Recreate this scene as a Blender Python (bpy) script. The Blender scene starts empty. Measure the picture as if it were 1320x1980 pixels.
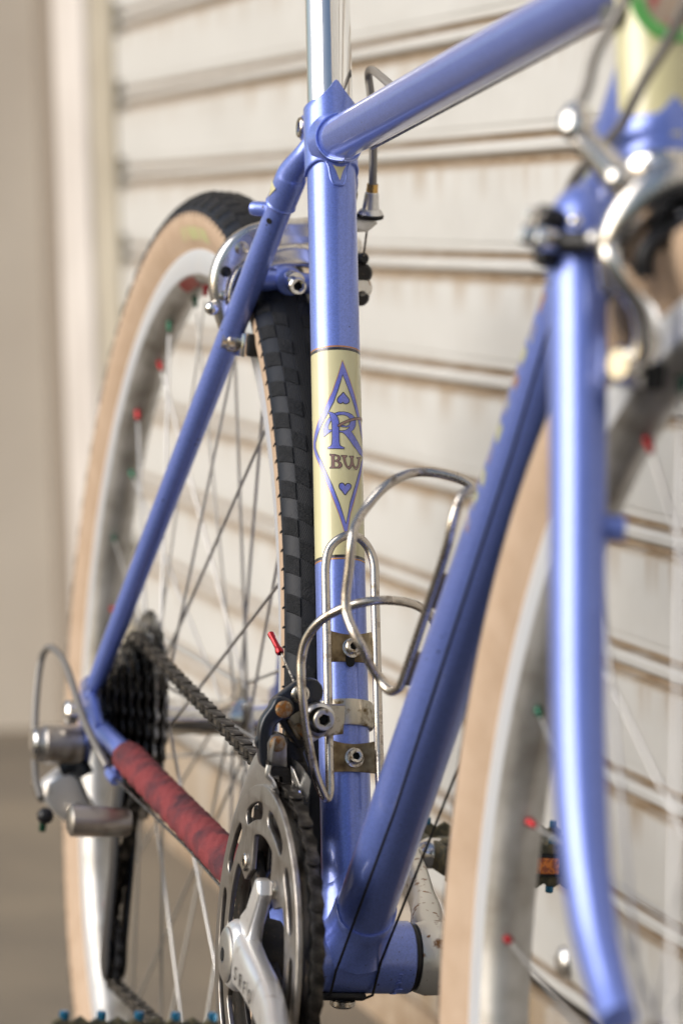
import bpy, bmesh, math, random
from mathutils import Vector, Matrix
V = Vector; PI = math.pi; rad = math.radians
random.seed(7)
S = 0.001                      # everything below is written in millimetres
scene = bpy.context.scene
COL = scene.collection

# ------------------------------------------------------------------ camera, sky, sun, exposure
cam_d = bpy.data.cameras.new('camera'); cam = bpy.data.objects.new('camera', cam_d); COL.objects.link(cam)
YAW, PITCH, ROLL = 0.2573, 0.0910, -0.0284
fw = V((-math.cos(PITCH)*math.cos(YAW), math.cos(PITCH)*math.sin(YAW), -math.sin(PITCH)))
rt = fw.cross(V((0, 0, 1))).normalized(); up = rt.cross(fw)
r2 = rt*math.cos(ROLL)+up*math.sin(ROLL); u2 = -rt*math.sin(ROLL)+up*math.cos(ROLL)
M = Matrix((r2, u2, -fw)).transposed().to_4x4(); M.translation = V((1784.15, -438.36, 695.77))*S
cam.matrix_world = M
cam_d.sensor_fit = 'VERTICAL'; cam_d.sensor_height = 36; cam_d.lens = 119.29
cam_d.clip_start = .05; cam_d.clip_end = 200
cam_d.dof.use_dof = True; cam_d.dof.focus_distance = 1.925; cam_d.dof.aperture_fstop = 5.6
scene.camera = cam

SUN_EL, SUN_AZ = rad(31), rad(-88)          # azimuth measured from +X towards +Y
w = bpy.data.worlds.new('World'); scene.world = w; w.use_nodes = True
nt = w.node_tree; bg = nt.nodes['Background']
sky = nt.nodes.new('ShaderNodeTexSky'); sky.sky_type = 'NISHITA'; sky.sun_disc = False
sky.sun_elevation = SUN_EL; sky.sun_rotation = PI/2-SUN_AZ
sky.air_density = 1.2; sky.dust_density = 2.5; sky.ozone_density = 1.0
nt.links.new(sky.outputs[0], bg.inputs[0]); bg.inputs[1].default_value = 0.055
sd = bpy.data.lights.new('sun', 'SUN'); so = bpy.data.objects.new('sun', sd); COL.objects.link(so)
sd.energy = 1.5; sd.angle = rad(54); sd.color = (1, .97, .93)
so.rotation_euler = V((math.cos(SUN_EL)*math.cos(SUN_AZ), math.cos(SUN_EL)*math.sin(SUN_AZ), math.sin(SUN_EL))).to_track_quat('Z', 'Y').to_euler()
scene.view_settings.view_transform = 'Standard'; scene.view_settings.look = 'None'
scene.view_settings.exposure = 1.1; scene.view_settings.gamma = 1

# ------------------------------------------------------------------ materials
MAT = {}
def mat(name, col, rough=.5, metal=0., coat=0., col2=None, nscale=60, lo=.45, hi=.6, rough2=None, metal2=None,
        bump=0., bscale=200, coatr=.04, detail=6, stretch=None, flake=0., specks=0, spec=None):
    """principled surface; col2/rough2 come in where a noise is high (dirt, wear); scales are per metre"""
    m = bpy.data.materials.new(name); m.use_nodes = True; N = m.node_tree.nodes; L = m.node_tree.links
    p = N['Principled BSDF']; c = (*col, 1)
    p.inputs['Base Color'].default_value = c; p.inputs['Roughness'].default_value = rough
    p.inputs['Metallic'].default_value = metal; p.inputs['Coat Weight'].default_value = coat
    p.inputs['Coat Roughness'].default_value = coatr
    if spec is not None: p.inputs['Specular IOR Level'].default_value = spec
    tc = N.new('ShaderNodeTexCoord'); vec = tc.outputs['Object']
    if stretch:
        mp = N.new('ShaderNodeMapping'); mp.inputs['Scale'].default_value = stretch
        L.new(vec, mp.inputs[0]); vec = mp.outputs[0]
    colout = None
    if col2 is not None or rough2 is not None:
        n = N.new('ShaderNodeTexNoise'); n.inputs['Scale'].default_value = nscale; n.inputs['Detail'].default_value = detail
        L.new(vec, n.inputs['Vector'])
        mr = N.new('ShaderNodeMapRange'); mr.inputs[1].default_value = lo; mr.inputs[2].default_value = hi
        L.new(n.outputs[0], mr.inputs[0])
        if col2 is not None:
            mx = N.new('ShaderNodeMix'); mx.data_type = 'RGBA'; mx.inputs[6].default_value = c; mx.inputs[7].default_value = (*col2, 1)
            L.new(mr.outputs[0], mx.inputs[0]); L.new(mx.outputs[2], p.inputs['Base Color']); colout = mx.outputs[2]
        if rough2 is not None:
            m2 = N.new('ShaderNodeMix'); m2.inputs[2].default_value = rough; m2.inputs[3].default_value = rough2
            L.new(mr.outputs[0], m2.inputs[0]); L.new(m2.outputs[0], p.inputs['Roughness'])
        if metal2 is not None:
            m3 = N.new('ShaderNodeMix'); m3.inputs[2].default_value = metal; m3.inputs[3].default_value = metal2
            L.new(mr.outputs[0], m3.inputs[0]); L.new(m3.outputs[0], p.inputs['Metallic'])
    if flake:
        f = N.new('ShaderNodeTexVoronoi'); f.inputs['Scale'].default_value = 1300; L.new(tc.outputs['Object'], f.inputs['Vector'])
        hs = N.new('ShaderNodeMapRange'); hs.inputs[3].default_value = 1-flake; hs.inputs[4].default_value = 1+flake
        sp = N.new('ShaderNodeSeparateColor'); L.new(f.outputs['Color'], sp.inputs[0]); L.new(sp.outputs[0], hs.inputs[0])
        vm = N.new('ShaderNodeVectorMath'); vm.operation = 'SCALE'; L.new(hs.outputs[0], vm.inputs['Scale'])
        if colout: L.new(colout, vm.inputs[0])
        else: vm.inputs[0].default_value = col
        L.new(vm.outputs[0], p.inputs['Base Color'])
    if specks:
        vo = N.new('ShaderNodeTexVoronoi'); vo.inputs['Scale'].default_value = specks; L.new(tc.outputs['Object'], vo.inputs['Vector'])
        vn = N.new('ShaderNodeTexNoise'); vn.inputs['Scale'].default_value = 28; vn.inputs['Detail'].default_value = 3; L.new(tc.outputs['Object'], vn.inputs['Vector'])
        th = N.new('ShaderNodeMapRange'); th.inputs[1].default_value = .50; th.inputs[2].default_value = .72; th.inputs[3].default_value = 0; th.inputs[4].default_value = .17
        L.new(vn.outputs[0], th.inputs[0]); lt = N.new('ShaderNodeMath'); lt.operation = 'LESS_THAN'; L.new(vo.outputs['Distance'], lt.inputs[0]); L.new(th.outputs[0], lt.inputs[1])
        mq = N.new('ShaderNodeMix'); mq.data_type = 'RGBA'; src = p.inputs['Base Color'].links[0].from_socket if p.inputs['Base Color'].links else None
        if src: L.new(src, mq.inputs[6])
        else: mq.inputs[6].default_value = c
        mq.inputs[7].default_value = (.03, .028, .04, 1); L.new(lt.outputs[0], mq.inputs[0]); L.new(mq.outputs[2], p.inputs['Base Color'])
    if bump:
        b = N.new('ShaderNodeTexNoise'); b.inputs['Scale'].default_value = bscale; b.inputs['Detail'].default_value = 5
        L.new(vec, b.inputs['Vector'])
        bn = N.new('ShaderNodeBump'); bn.inputs['Strength'].default_value = bump; bn.inputs['Distance'].default_value = .001
        L.new(b.outputs[0], bn.inputs['Height']); L.new(bn.outputs[0], p.inputs['Normal'])
    MAT[name] = m; return m
BLUE = (.175, .245, .66)
mat('blue_paint', BLUE, .35, .45, .75, coatr=.10, flake=.11, specks=210, col2=(.16, .225, .62), nscale=25, lo=.4, hi=.7)
mat('blue_paint_dusty', BLUE, .38, .4, .9, coatr=.08, flake=.12, specks=330, col2=(.05, .045, .06), nscale=420, lo=.66, hi=.72)
mat('decal_blue', (.14, .16, .56), .35, .2, 1, coatr=.03, flake=.1)
mat('cream_paint', (.62, .58, .34), .4, 0, 1, coatr=.03, col2=(.57, .52, .29), nscale=40, lo=.3, hi=.8)
mat('gold_line', (.45, .20, .05), .4, .3, 1)
mat('black_line', (.012, .009, .010), .35, 0, 1)
mat('decal_brown', (.24, .13, .11), .4, .1, 1)
mat('polished', (.82, .80, .77), .10, 1, 0, col2=(.62, .58, .52), nscale=90, lo=.5, hi=.75, rough2=.22)
mat('seatpost_metal', (.86, .85, .83), .09, 1, 0, rough2=.16, nscale=30, stretch=(8, 8, 1))
mat('dull_polish', (.74, .71, .67), .2, 1, 0, col2=(.5, .46, .42), nscale=80, lo=.45, hi=.7, rough2=.34)
mat('satin_alloy', (.72, .71, .70), .30, 1, 0, col2=(.48, .46, .43), nscale=55, lo=.45, hi=.72, rough2=.45, bump=.06, bscale=900)
mat('crank_alloy', (.86, .85, .84), .36, .82, 0, col2=(.46, .41, .36), nscale=70, lo=.55, hi=.75, rough2=.42, bump=.08, bscale=500)
mat('pitted_alloy', (.78, .74, .66), .34, .7, 0, col2=(.27, .12, .035), nscale=130, lo=.60, hi=.66, rough2=.7, metal2=.2, bump=.2, bscale=420)
mat('ring_alloy', (.46, .43, .40), .36, 1, 0, col2=(.13, .10, .07), nscale=75, lo=.48, hi=.78, rough2=.5, bump=.06, bscale=1500, stretch=(1, 1, .6))
mat('stainless_wire', (.56, .51, .45), .26, 1, 0, col2=(.20, .16, .12), nscale=160, lo=.55, hi=.72, rough2=.5, bump=.05, bscale=900)
mat('tarnished_plate', (.24, .185, .11), .42, .85, 0, col2=(.11, .075, .04), nscale=130, lo=.4, hi=.68, rough2=.65, bump=.25, bscale=500)
mat('clamp_alloy', (.50, .46, .38), .34, .95, 0, col2=(.16, .11, .05), nscale=170, lo=.52, hi=.66, rough2=.6, bump=.15, bscale=700)
mat('steel_bolt', (.60, .56, .50), .22, 1, 0, col2=(.22, .15, .08), nscale=300, lo=.5, hi=.7, rough2=.5)
mat('rusty_bolt', (.30, .23, .15), .45, .8, 0, col2=(.33, .14, .04), nscale=320, lo=.45, hi=.62, rough2=.8, bump=.3, bscale=900)
mat('chain_steel', (.115, .105, .095), .36, 1, 0, col2=(.03, .027, .024), nscale=140, lo=.36, hi=.6, rough2=.6)
mat('cog_steel', (.055, .056, .062), .26, 1, 0, col2=(.015, .013, .012), nscale=120, lo=.42, hi=.6, rough2=.5)
mat('cog_bright', (.45, .44, .43), .3, 1, 0, col2=(.06, .055, .05), nscale=120, lo=.42, hi=.6)
mat('grease_black', (.009, .007, .006), .5, .2, 0, col2=(.07, .048, .03), nscale=260, lo=.6, hi=.7, rough2=.8, bump=.3, bscale=600)
mat('black_alloy', (.010, .013, .020), .30, .2, .25, col2=(.04, .035, .03), nscale=180, lo=.6, hi=.75, rough2=.5)
mat('black_plastic', (.009, .009, .011), .42, 0, 0, spec=.35)
mat('block_rubber', (.005, .006, .008), .6, 0, 0, spec=.22, col2=(.010, .011, .014), nscale=200, lo=.4, hi=.6, bump=.9, bscale=1400, stretch=(1, .25, 1))
mat('black_rubber', (.010, .010, .011), .6, 0, 0, spec=.3)
mat('hole_black', (.004, .004, .004), .9, 0, 0)
mat('rim_alloy', (.70, .73, .78), .3, .45, 0, col2=(.72, .74, .77), nscale=40, lo=.4, hi=.7)
mat('rim_wall', (.52, .51, .49), .38, .6, 0, col2=(.28, .26, .23), nscale=40, lo=.4, hi=.7)
mat('tan_wall', (.47, .345, .245), .75, 0, 0, col2=(.41, .29, .195), nscale=50, lo=.35, hi=.7, bump=.15, bscale=1500)
mat('tyre_label', (.44, .44, .22), .7, 0, 0, col2=(.48, .36, .24), nscale=90, lo=.42, hi=.58)
mat('lettering', (.40, .41, .25), .4, 0, 1, col2=(.20, .21, .38), nscale=110, lo=.48, hi=.56)
mat('lettering_dark', (.20, .22, .42), .4, 0, 1, col2=(.30, .17, .13), nscale=90, lo=.48, hi=.56)
mat('spoke_steel', (.50, .49, .48), .38, .9, 0)
mat('red_anodised', (.36, .012, .018), .32, .7, .3)
mat('green_anodised', (.012, .10, .055), .25, .7, .4)
mat('blue_anodised', (.02, .16, .30), .25, .6, .4)
mat('brass', (.60, .38, .13), .25, 1, 0)
mat('housing_grey', (.20, .185, .17), .38, .35, .2)
mat('cable_steel', (.38, .35, .31), .3, 1, 0, col2=(.08, .07, .06), nscale=900, lo=.45, hi=.55)
mat('red_cloth', (.20, .030, .034), .85, 0, 0, col2=(.065, .016, .024), nscale=55, lo=.45, hi=.68, bump=.8, bscale=900)
mat('frayed_thread', (.62, .26, .13), .9, 0, 0)
mat('pedal_body', (.075, .072, .05), .55, .5, 0, col2=(.20, .17, .10), nscale=240, lo=.45, hi=.65, rough2=.8, bump=.5, bscale=500)
mat('amber_reflector', (.75, .20, .01), .25, 0, .5, col2=(.35, .06, .005), nscale=420, lo=.45, hi=.55)
mat('badge_green', (.10, .42, .09), .3, .2, .8, col2=(.50, .60, .35), nscale=70, lo=.5, hi=.56)
mat('badge_centre', (.42, .32, .24), .3, .3, .8, col2=(.40, .08, .07), nscale=90, lo=.52, hi=.58)

def tyre_mat():
    """black tread: a checker of slick and file-textured blocks laid round the tyre"""
    m = bpy.data.materials.new('tread_rubber'); m.use_nodes = True; N = m.node_tree.nodes; L = m.node_tree.links
    p = N['Principled BSDF']; tc = N.new('ShaderNodeTexCoord'); sx = N.new('ShaderNodeSeparateXYZ'); L.new(tc.outputs['Object'], sx.inputs[0])
    def mth(op, a, b=None, c=None):
        n = N.new('ShaderNodeMath'); n.operation = op
        for i, x in enumerate((a, b, c)):
            if x is None: continue
            if isinstance(x, (int, float)): n.inputs[i].default_value = x
            else: L.new(x, n.inputs[i])
        return n.outputs[0]
    ang = mth('ARCTAN2', sx.outputs[2], sx.outputs[0]); y = mth('ABSOLUTE', sx.outputs[1])
    a = mth('MULTIPLY', ang, 92/PI); a = mth('ADD', a, mth('MULTIPLY', y, 60.))
    row = mth('FLOOR', a)
    c1 = mth('GREATER_THAN', y, .0125); c2 = mth('GREATER_THAN', y, .0045)
    par = mth('ADD', mth('ADD', c1, c2), row)
    chk = mth('MULTIPLY', mth('FRACT', mth('MULTIPLY', par, .5)), 2.)
    chk = mth('MULTIPLY', c2, mth('ADD', .3, mth('MULTIPLY', c1, .5)))
    fr = mth('FRACT', a); edge = mth('LESS_THAN', fr, .06)
    w = N.new('ShaderNodeTexWave'); w.bands_direction = 'DIAGONAL'; w.inputs['Scale'].default_value = 420; L.new(tc.outputs['Object'], w.inputs[0])
    nz = N.new('ShaderNodeTexNoise'); nz.inputs['Scale'].default_value = 160; nz.inputs['Detail'].default_value = 6; L.new(tc.outputs['Object'], nz.inputs[0])
    mx = N.new('ShaderNodeMix'); mx.data_type = 'RGBA'; mx.inputs[6].default_value = (.005, .006, .009, 1); mx.inputs[7].default_value = (.008, .012, .022, 1)
    L.new(mth('MULTIPLY', chk, mth('ADD', nz.outputs[0], .2)), mx.inputs[0]); L.new(mx.outputs[2], p.inputs['Base Color'])
    L.new(mth('SUBTRACT', .62, mth('MULTIPLY', chk, .25)), p.inputs['Roughness']); p.inputs['Specular IOR Level'].default_value = .22
    h = mth('MULTIPLY', mth('SUBTRACT', 1., chk), w.outputs[1]); h = mth('SUBTRACT', mth('MULTIPLY', h, .5), mth('MULTIPLY', edge, 1.5))
    bn = N.new('ShaderNodeBump'); bn.inputs['Strength'].default_value = .7; bn.inputs['Distance'].default_value = .0008
    L.new(h, bn.inputs['Height']); L.new(bn.outputs[0], p.inputs['Normal'])
    MAT['tread_rubber'] = m
tyre_mat()

def slat_mat():
    """cream-grey enamel of the shutter with rust streaks hanging below each rolled joint"""
    m = bpy.data.materials.new('shutter_enamel'); m.use_nodes = True; N = m.node_tree.nodes; L = m.node_tree.links
    p = N['Principled BSDF']; tc = N.new('ShaderNodeTexCoord'); oi = N.new('ShaderNodeObjectInfo')
    ad = N.new('ShaderNodeVectorMath'); ad.operation = 'ADD'; L.new(tc.outputs['Object'], ad.inputs[0])
    cb = N.new('ShaderNodeCombineXYZ'); mm = N.new('ShaderNodeMath'); mm.operation = 'MULTIPLY'; mm.inputs[1].default_value = 30
    L.new(oi.outputs['Random'], mm.inputs[0]); L.new(mm.outputs[0], cb.inputs[0]); L.new(cb.outputs[0], ad.inputs[1])
    mp = N.new('ShaderNodeMapping'); mp.inputs['Scale'].default_value = (14, 1, 1.5); L.new(ad.outputs[0], mp.inputs[0])
    n = N.new('ShaderNodeTexNoise'); n.inputs['Scale'].default_value = 1.6; n.inputs['Detail'].default_value = 5; L.new(mp.outputs[0], n.inputs[0])
    sx = N.new('ShaderNodeSeparateXYZ'); L.new(tc.outputs['Object'], sx.inputs[0])
    def mr_(a, b, c, d, src):
        q = N.new('ShaderNodeMapRange'); q.inputs[1].default_value = a; q.inputs[2].default_value = b; q.inputs[3].default_value = c; q.inputs[4].default_value = d; L.new(src, q.inputs[0]); return q.outputs[0]
    def mt(op, a, b):
        q = N.new('ShaderNodeMath'); q.operation = op
        for ii, x in enumerate((a, b)):
            if isinstance(x, (int, float)): q.inputs[ii].default_value = x
            else: L.new(x, q.inputs[ii])
        return q.outputs[0]
    z = sx.outputs[2]
    streak = mt('MULTIPLY', mr_(-.030, -.002, 0, 1, z), mr_(.46, .66, 0, .8, n.outputs[0]))
    g1 = mt('MULTIPLY', mr_(-.0635, -.0665, 0, 1, z), mr_(-.0715, -.0700, 1, 0, z)); g1 = mt('MULTIPLY', g1, 1.0)
    g1 = mt('MULTIPLY', mr_(-.0635, -.0665, 0, 1, z), mr_(-.0700, -.0720, 1, 0, z))
    g2 = mr_(-.0790, -.0812, 0, 1, z); g3 = mr_(-.006, -.001, 0, 1, z)
    gv = mt('MULTIPLY', mt('MAXIMUM', mt('MAXIMUM', g1, g2), g3), mr_(.30, .6, .45, .95, n.outputs[0]))
    k = N.new('ShaderNodeMath'); k.operation = 'MAXIMUM'; L.new(streak, k.inputs[0]); L.new(gv, k.inputs[1])
    n2 = N.new('ShaderNodeTexNoise'); n2.inputs['Scale'].default_value = 5; n2.inputs['Detail'].default_value = 5; L.new(ad.outputs[0], n2.inputs[0])
    b = N.new('ShaderNodeMix'); b.data_type = 'RGBA'; b.inputs[6].default_value = (.57, .565, .545, 1); b.inputs[7].default_value = (.49, .485, .465, 1); L.new(n2.outputs[0], b.inputs[0])
    mx = N.new('ShaderNodeMix'); mx.data_type = 'RGBA'; mx.inputs[7].default_value = (.30, .215, .13, 1)
    L.new(b.outputs[2], mx.inputs[6]); L.new(k.outputs[0], mx.inputs[0]); L.new(mx.outputs[2], p.inputs['Base Color'])
    p.inputs['Roughness'].default_value = .5
    dn = N.new('ShaderNodeTexNoise'); dn.inputs['Scale'].default_value = 7; dn.inputs['Detail'].default_value = 3; L.new(ad.outputs[0], dn.inputs[0])
    bn = N.new('ShaderNodeBump'); bn.inputs['Strength'].default_value = .8; bn.inputs['Distance'].default_value = .012
    L.new(dn.outputs[0], bn.inputs['Height']); L.new(bn.outputs[0], p.inputs['Normal'])
    MAT['shutter_enamel'] = m
slat_mat()
mat('rail_paint', (.46, .42, .34), .55, 0, 0, col2=(.36, .32, .25), nscale=9, lo=.4, hi=.7)
mat('post_paint', (.66, .62, .59), .5, 0, 0, col2=(.56, .52, .49), nscale=6, lo=.4, hi=.7)
mat('recess_dark', (.09, .07, .05), .8, 0, 0)
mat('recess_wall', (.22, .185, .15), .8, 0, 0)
mat('joint_rust', (.24, .165, .10), .8, 0, 0, col2=(.36, .28, .20), nscale=40, lo=.4, hi=.6)
mat('render_wall', (.66, .59, .50), .85, 0, 0, col2=(.57, .50, .42), nscale=2.5, lo=.4, hi=.65, bump=.4, bscale=60)
mat('dark_ground', (.030, .028, .027), .95, 0, 0, col2=(.045, .042, .04), nscale=40, lo=.4, hi=.6, bump=.5, bscale=300)
mat('concrete', (.15, .125, .095), .85, 0, 0, col2=(.20, .165, .12), nscale=3.0, lo=.4, hi=.62, bump=.5, bscale=120)

# ------------------------------------------------------------------ mesh helpers
def smooth(pts, n=8, closed=False):
    """Catmull-Rom through pts; an element may carry more than three numbers (a radius)"""
    P = [tuple(p) for p in pts]; out = []; N = len(P); rng = range(N if closed else N-1)
    for i in rng:
        p0 = P[(i-1) % N] if (closed or i > 0) else P[0]; p1 = P[i]; p2 = P[(i+1) % N]
        p3 = P[(i+2) % N] if (closed or i+2 < N) else P[-1]
        for k in range(n):
            t = k/n
            out.append(tuple(.5*((2*b)+(-a+c)*t+(2*a-5*b+4*c-d)*t*t+(-a+3*b-3*c+d)*t**3) for a, b, c, d in zip(p0, p1, p2, p3)))
    if not closed: out.append(P[-1])
    return out
def stroke2d(pts, rs, cap=7):
    """outline of a 2D band of varying half width with round ends"""
    P = [V(p) for p in pts]; L, Rr = [], []
    for i, p in enumerate(P):
        a = P[max(i-1, 0)]; b = P[min(i+1, len(P)-1)]; d = (b-a).normalized(); n = V((-d.y, d.x)); r = rs[i]
        L.append(p+n*r); Rr.append(p-n*r)
    def arc(c, s, r):
        v = s-c; return [c+V((v.x*math.cos(a)-v.y*math.sin(a), v.x*math.sin(a)+v.y*math.cos(a))) for a in [-PI*k/cap for k in range(1, cap)]]
    return [tuple(q) for q in L+arc(P[-1], L[-1], rs[-1])+Rr[::-1]+arc(P[0], Rr[0], rs[0])]
def circle2d(c, r, n=20, a0=0): return [(c[0]+r*math.cos(a0+2*PI*k/n), c[1]+r*math.sin(a0+2*PI*k/n)) for k in range(n)]
def frame(o, x, y):
    """4x4 with origin o, local x and y axes along x and y"""
    x = V(x).normalized(); z = x.cross(V(y)).normalized(); y = z.cross(x)
    m = Matrix((x, y, z)).transposed().to_4x4(); m.translation = V(o); return m
class MB:
    def __init__(s): s.bm = bmesh.new()
    def ring(s, c, a, b, r, n): return [s.bm.verts.new(c+(a*math.cos(2*PI*k/n)+b*math.sin(2*PI*k/n))*r) for k in range(n)]
    def join(s, A, B):
        n = len(A)
        for k in range(n): s.bm.faces.new((A[k], A[(k+1) % n], B[(k+1) % n], B[k]))
    def tube(s, pts, r=None, n=20, closed=False, caps=True, ell=None):
        P = [V(p[:3]) for p in pts]; R_ = [p[3] if r is None else r for p in pts] if not isinstance(r, (list, tuple)) else list(r)
        N = len(P); T = []
        for i in range(N):
            a = P[(i-1) % N] if closed or i > 0 else P[i]; b = P[(i+1) % N] if closed or i < N-1 else P[i]
            T.append((b-a).normalized())
        u = T[0].orthogonal().normalized() if not ell else (V(ell[0])-T[0]*T[0].dot(V(ell[0]))).normalized()
        rings = []
        for i in range(N):
            u = (u-T[i]*T[i].dot(u)).normalized(); b = T[i].cross(u)
            k = ell[1] if ell else 1
            rings.append(s.ring(P[i], u*k, b, R_[i], n))
        for i in range(N-1): s.join(rings[i], rings[i+1])
        if closed: # best match of the seam
            A, B = rings[-1], rings[0]; j = min(range(n), key=lambda q: (A[0].co-B[q].co).length)
            s.join(A, B[j:]+B[:j])
        elif caps: s.bm.faces.new(rings[0][::-1]); s.bm.faces.new(rings[-1])
        return s
    def lathe(s, o, axis, prof, n=32, closed=False, caps=False):
        """prof: (distance along axis, radius)"""
        o = V(o); ax = V(axis).normalized(); a = ax.orthogonal().normalized(); b = ax.cross(a); rings = []
        for t, r in prof:
            if r < 1e-6: rings.append([s.bm.verts.new(o+ax*t)])
            else: rings.append(s.ring(o+ax*t, a, b, r, n))
        pairs = list(zip(rings, rings[1:]))+([(rings[-1], rings[0])] if closed else [])
        for A, B in pairs:
            if len(A) == 1 and len(B) == 1: continue
            if len(A) == 1:
                for k in range(n): s.bm.faces.new((A[0], B[(k+1) % n], B[k]))
            elif len(B) == 1:
                for k in range(n): s.bm.faces.new((A[k], A[(k+1) % n], B[0]))
            else: s.join(A, B)
        if caps and not closed:
            if len(rings[0]) > 1: s.bm.faces.new(rings[0][::-1])
            if len(rings[-1]) > 1: s.bm.faces.new(rings[-1])
        return s
    def cyl(s, p0, p1, r, r1=None, n=24, ch=0.):
        p0 = V(p0); p1 = V(p1); L = (p1-p0).length; r1 = r if r1 is None else r1
        pr = [(0, r), (L, r1)] if not ch else [(0, r-ch), (ch, r), (L-ch, r1), (L, r1-ch)]
        return s.lathe(p0, p1-p0, pr, n, caps=True)
    def box(s, c, d, m=None, bev=0.):
        g = bmesh.ops.create_cube(s.bm, size=1); vs = g['verts']
        mm = (m or Matrix())@Matrix.Translation(V(c))@Matrix.Diagonal((*d, 1))
        bmesh.ops.transform(s.bm, matrix=mm, verts=vs)
        if bev:
            es = list({e for v in vs for e in v.link_edges}); bmesh.ops.bevel(s.bm, geom=es, offset=bev, segments=2, affect='EDGES', profile=.5)
        return s
    def plate(s, polys, th, m=None, bev=.3, res=1):
        """filled flat outline(s) (later ones inside cut holes), thickness th centred on the local xy plane"""
        cu = bpy.data.curves.new('tmp', 'CURVE'); cu.dimensions = '2D'; cu.fill_mode = 'BOTH'
        b = min(bev, th*.49); cu.extrude = max(th/2-b, 0); cu.bevel_depth = b; cu.bevel_resolution = res; cu.offset = -b
        for poly in polys:
            sp = cu.splines.new('POLY'); sp.points.add(len(poly)-1)
            for q, pt in zip(poly, sp.points): pt.co = (q[0], q[1], 0, 1)
            sp.use_cyclic_u = True
        ob = bpy.data.objects.new('tmp', cu); me = bpy.data.meshes.new_from_object(ob)
        if m is not None: me.transform(m)
        s.bm.from_mesh(me); bpy.data.objects.remove(ob); bpy.data.curves.remove(cu); bpy.data.meshes.remove(me)
        return s
    def ball(s, c, r, m=None, sx=(1, 1, 1)):
        g = bmesh.ops.create_uvsphere(s.bm, u_segments=20, v_segments=12, radius=r)
        bmesh.ops.transform(s.bm, matrix=Matrix.Translation(V(c))@(m or Matrix())@Matrix.Diagonal((*sx, 1)), verts=g['verts']); return s
    def bolt(s, p, ax, r, h, hexr, depth=2.5, n=24):
        """socket head: drum with a hexagonal recess; ax points outwards"""
        p = V(p); ax = V(ax).normalized(); a = ax.orthogonal().normalized(); b = ax.cross(a)
        prof = [(0, r), (h-.7, r), (h, r-.7), (h, hexr*1.25)]
        rings = [s.ring(p+ax*t, a, b, q, n) for t, q in prof]
        for A, B in zip(rings, rings[1:]): s.join(A, B)
        hx = []
        for t in (h-.3, h-depth):
            hr = []
            for k in range(n):
                an = 2*PI*k/n; q = hexr*math.cos(PI/6)/math.cos((an % (PI/3))-PI/6); hr.append(s.bm.verts.new(p+ax*t+(a*math.cos(an)+b*math.sin(an))*q))
            hx.append(hr)
        s.join(rings[-1], hx[0]); s.join(hx[0], hx[1]); f = s.bm.faces.new(hx[1]); f.material_index = 1; s.bm.faces.new(rings[0][::-1]); s.sock = True; return s
    def build(s, name, m, parent=None, ang=38, origin=None, flat=False):
        bm = s.bm; bmesh.ops.remove_doubles(bm, verts=bm.verts, dist=1e-4); bmesh.ops.recalc_face_normals(bm, faces=bm.faces)
        o0 = V(origin) if origin is not None else V((0, 0, 0))
        for v in bm.verts: v.co = (v.co-o0)*S
        me = bpy.data.meshes.new(name); bm.to_mesh(me); bm.free()
        if not flat: me.shade_smooth(); me.set_sharp_from_angle(angle=rad(ang))
        me.materials.append(MAT[m] if isinstance(m, str) else m)
        if getattr(s, 'sock', False): me.materials.append(MAT['hole_black'])
        ob = bpy.data.objects.new(name, me); COL.objects.link(ob); ob.location = o0*S
        if parent is not None:
            ob.parent = parent
            if parent.get('_o'): pass
            ob.location = (o0-V(parent.get('org', (0, 0, 0))))*S
        ob['org'] = tuple(o0); return ob
def empty(name, parent=None, o=(0, 0, 0)):
    ob = bpy.data.objects.new(name, None); COL.objects.link(ob); ob.empty_display_size = .01
    po = V(parent.get('org', (0, 0, 0))) if parent is not None else V((0, 0, 0))
    ob.location = (V(o)-po)*S; ob['org'] = tuple(V(o))
    if parent is not None: ob.parent = parent
    return ob
def inst(src, name, parent, m):
    """another object on src's mesh; m in mm, bike frame; src mesh built with origin 0"""
    ob = bpy.data.objects.new(name, src.data if hasattr(src, 'data') else src); COL.objects.link(ob)
    m = m.copy(); m.translation = (m.translation-V(parent.get('org', (0, 0, 0))))*S
    ob.parent = parent; ob.matrix_local = m; return ob
def mesh_only(mb, name, m, ang=38):
    o = mb.build(name, m, None, ang); me = o.data; bpy.data.objects.remove(o); return me
def tag(o, label=None, cat=None, kind=None, group=None):
    for k, v in (('label', label), ('category', cat), ('kind', kind), ('group', group)):
        if v: o[k] = v
    return o

# ------------------------------------------------------------------ setting: ground, wall, shutter, post
WY = 320.
g = MB(); g.box((0, 0, -10), (60000, 60000, 20)); tag(g.build('ground', 'concrete'), 'dusty brown concrete floor in front of the shutter', 'ground', 'structure')
g = MB(); g.box((14600, 0, 2), (30000, 60000, 4)); tag(g.build('dark_ground_sheet', 'dark_ground'), 'unseen dark ground sheet added to darken reflections in the tubes', 'dark_ground_sheet', 'structure')  # out-of-view dark sheet, added so the tube undersides reflect something dark
wall = MB(); wall.box((-90, -470, 2000), (180, 1140, 4000), Matrix.Translation((-2700, 320, 0))@Matrix.Rotation(rad(-17), 4, 'Z'))
tag(wall.build('side_wall', 'render_wall'), 'plain beige rendered return wall left of the pale door post', 'wall', 'structure')
bk = MB(); bk.box((500, WY+120, 1300), (6120, 200, 2600))
lt = MB(); lt.box((500, WY+90, 3000), (6120, 240, 1800)); tag(lt.build('lintel_wall', 'render_wall'), 'plain rendered wall above the roller shutter opening', 'wall', 'structure')
tag(bk.build('shutter_backing', 'recess_dark'), 'dark opening behind the roller shutter slats', 'wall', 'structure')
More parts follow.
